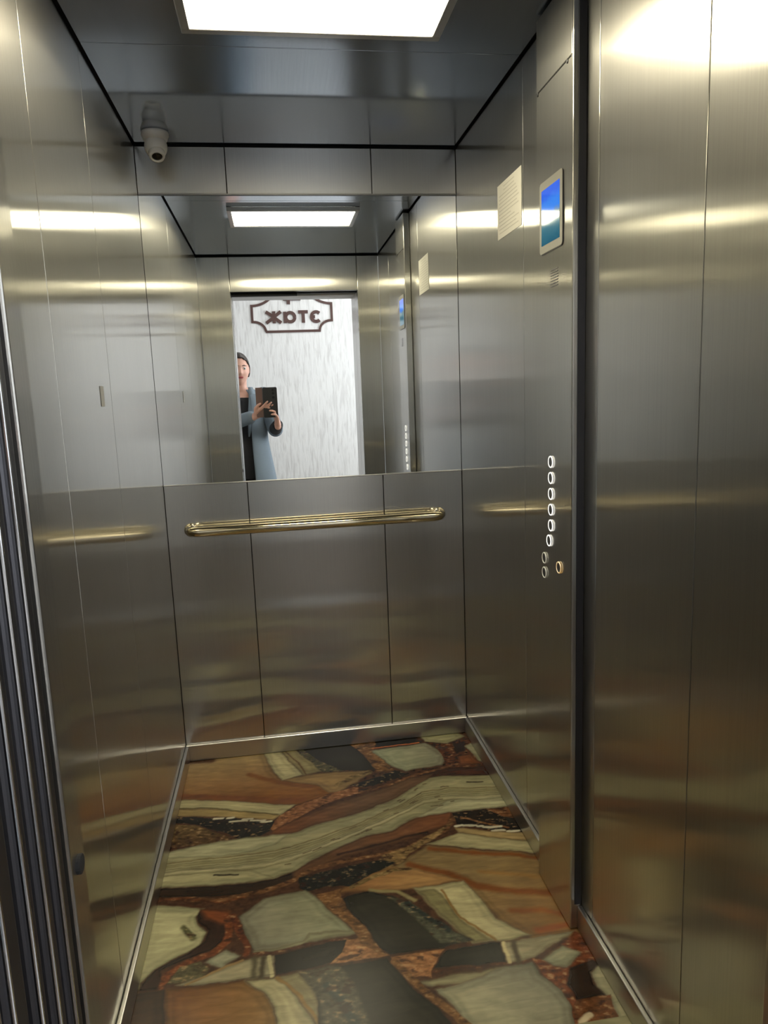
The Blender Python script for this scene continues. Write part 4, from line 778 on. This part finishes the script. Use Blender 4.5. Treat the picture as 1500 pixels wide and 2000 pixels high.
# black top, sleeves, trousers, shoes
bm = bmesh.new()
loft(bm, [(.155, -3.03, .78, .168, .122), (.155, -3.03, .90, .174, .124), (.155, -3.03, 1.00, .146, .110), (.155, -3.03, 1.10, .138, .105), (.155, -3.03, 1.22, .160, .115),
          (.155, -3.03, 1.31, .172, .104), (.155, -3.032, 1.338, .150, .084), (.157, -3.03, 1.350, .110, .072)])
limb(bm, [RS, RE, (.4175, -2.735, 1.124)], [.056, .050, .040]); limb(bm, [LS, LE, (.235, -2.712, 1.188)], [.056, .044, .031])
tp = obj('black_top', bm, M['dark_cloth'], pr); baked(tp, [('REMESH', dict(mode='VOXEL', voxel_size=.006)), ('SMOOTH', dict(factor=.5, iterations=4))])
bm = bmesh.new(); loft(bm, [(.155, -3.03, .72, .176, .125), (.155, -3.03, .86, .176, .126), (.155, -3.03, .93, .165, .118)])
for s in (-1, 1): limb(bm, [(.155+s*.088, -3.03, .82), (.155+s*.084, -3.02, .48), (.155+s*.080, -3.04, .12)], [.092, .068, .056])
trs = obj('trousers', bm, M['dark_cloth'], pr); baked(trs, [('REMESH', dict(mode='VOXEL', voxel_size=.007)), ('SMOOTH', dict(factor=.5, iterations=4))])
for s in (-1, 1):
    bm = bmesh.new(); x = .155+s*.083
    loft(bm, [(x, -2.99, .001, .045, .130), (x, -2.99, .018, .048, .134), (x, -2.99, .040, .046, .128), (x, -3.01, .065, .042, .095), (x, -3.045, .100, .042, .050)])
    so = obj('shoe', bm, M['black_plastic'], pr); baked(so, [('SUBSURF', dict(levels=2, render_levels=2))])
# the long coat: open shell round the body, lapels, sleeves
bm = bmesh.new(); n = 44; G = []
prof = [(1.385, .085, .078, 32), (1.368, .120, .090, 30), (1.345, .170, .105, 28), (1.30, .192, .122, 28), (1.20, .182, .128, 28), (1.10, .172, .128, 28), (1.00, .172, .130, 27),
        (.88, .192, .142, 26), (.74, .215, .155, 25), (.60, .232, .166, 24), (.46, .246, .176, 24), (.36, .254, .182, 24)]
for z, a, b, op in prof:
    row = []
    for i in range(n):
        t = i/(n-1); an = math.radians(90 - op*.75 - t*(360-2*op) + 0) 
        fold = 1 + .022*math.sin(i*1.15)*max(0, (1.0-z))
        row.append(bm.verts.new((.160 + a*fold*math.cos(an), -3.03 + b*fold*math.sin(an), z)))
    G.append(row)
for A, B in zip(G, G[1:]):
    for i in range(n-1): bm.faces.new((A[i], A[i+1], B[i+1], B[i]))
co = obj('coat', bm, M['coat'], pr); baked(co, [('SOLIDIFY', dict(thickness=.010, offset=1)), ('SUBSURF', dict(levels=1, render_levels=1))])
bm = bmesh.new(); limb(bm, [RS, RE, tuple(Vector(RE).lerp(Vector(RW), .05))], [.070, .058, .052])
limb(bm, [LS, LE, (.225, -2.716, 1.186)], [.070, .058, .046])
sl = obj('coat_sleeve', bm, M['coat'], pr); baked(sl, [('REMESH', dict(mode='VOXEL', voxel_size=.007)), ('SMOOTH', dict(factor=.5, iterations=4))])
for s in (-1, 1):
    bm = bmesh.new(); P = []
    for (xa, za, wd_) in ((.060, 1.405, .030), (.062, 1.36, .046), (.058, 1.30, .060), (.050, 1.22, .052), (.044, 1.12, .030), (.041, 1.04, .008)):
        yy = -3.03 + .078 + (1.41-za)*.22 if za > 1.22 else -3.03+.122
        P.append((xa, za, wd_, yy))
    A = [bm.verts.new((.160 + s*xa, yy+.016, za)) for xa, za, wd_, yy in P]; B = [bm.verts.new((.160 + s*(xa+wd_), yy+.008 - wd_*.35, za)) for xa, za, wd_, yy in P]
    for i in range(len(P)-1): bm.faces.new((A[i], A[i+1], B[i+1], B[i]))
    lo = obj('lapel', bm, M['coat'], pr); baked(lo, [('SOLIDIFY', dict(thickness=.006, offset=1))])

# ------------------------------------------------------------------ phone in its open wallet case
ph = thing('smartphone', 'black smartphone in an open wallet case held up by the person in the mirror', 'smartphone', (.374, -2.62, 1.18))
bm = bmesh.new(); extrude_poly(bm, [(p[1], -2.6150, p[2]) for p in rrect(.326, .426, 1.183, 1.394, .010, 0)], (0, -.011, 0)); obj('case_back', bm, M['black_plastic'], ph)
obj('screen', BX(.336, .414, -2.6272, -2.6262, 1.196, 1.360), M['lens'], ph)
for x, z in ((.399, 1.3222), (.399, 1.351), (.399, 1.374)):
    bm = bmesh.new(); lathe(bm, (x, -2.6150, z), (0, 1, 0), [(0, 0), (0, .0085), (.0018, .0085), (.0018, .0065), (.0010, .0060), (.0010, 0)], 24); obj('camera_lens', bm, M['lens'], ph, smooth=True)
bm = bmesh.new(); q = [(.323, -2.618), (.276, -2.650), (.278, -2.654), (.325, -2.622)]
lo_ = [bm.verts.new((a, b, 1.186)) for a, b in q]; hi_ = [bm.verts.new((a, b, 1.394)) for a, b in q]
bm.faces.new(lo_); bm.faces.new(hi_)
for i in range(4): bm.faces.new((lo_[i], lo_[(i+1) % 4], hi_[(i+1) % 4], hi_[i]))
obj('case_flap', bm, M['brown_leather'], ph)
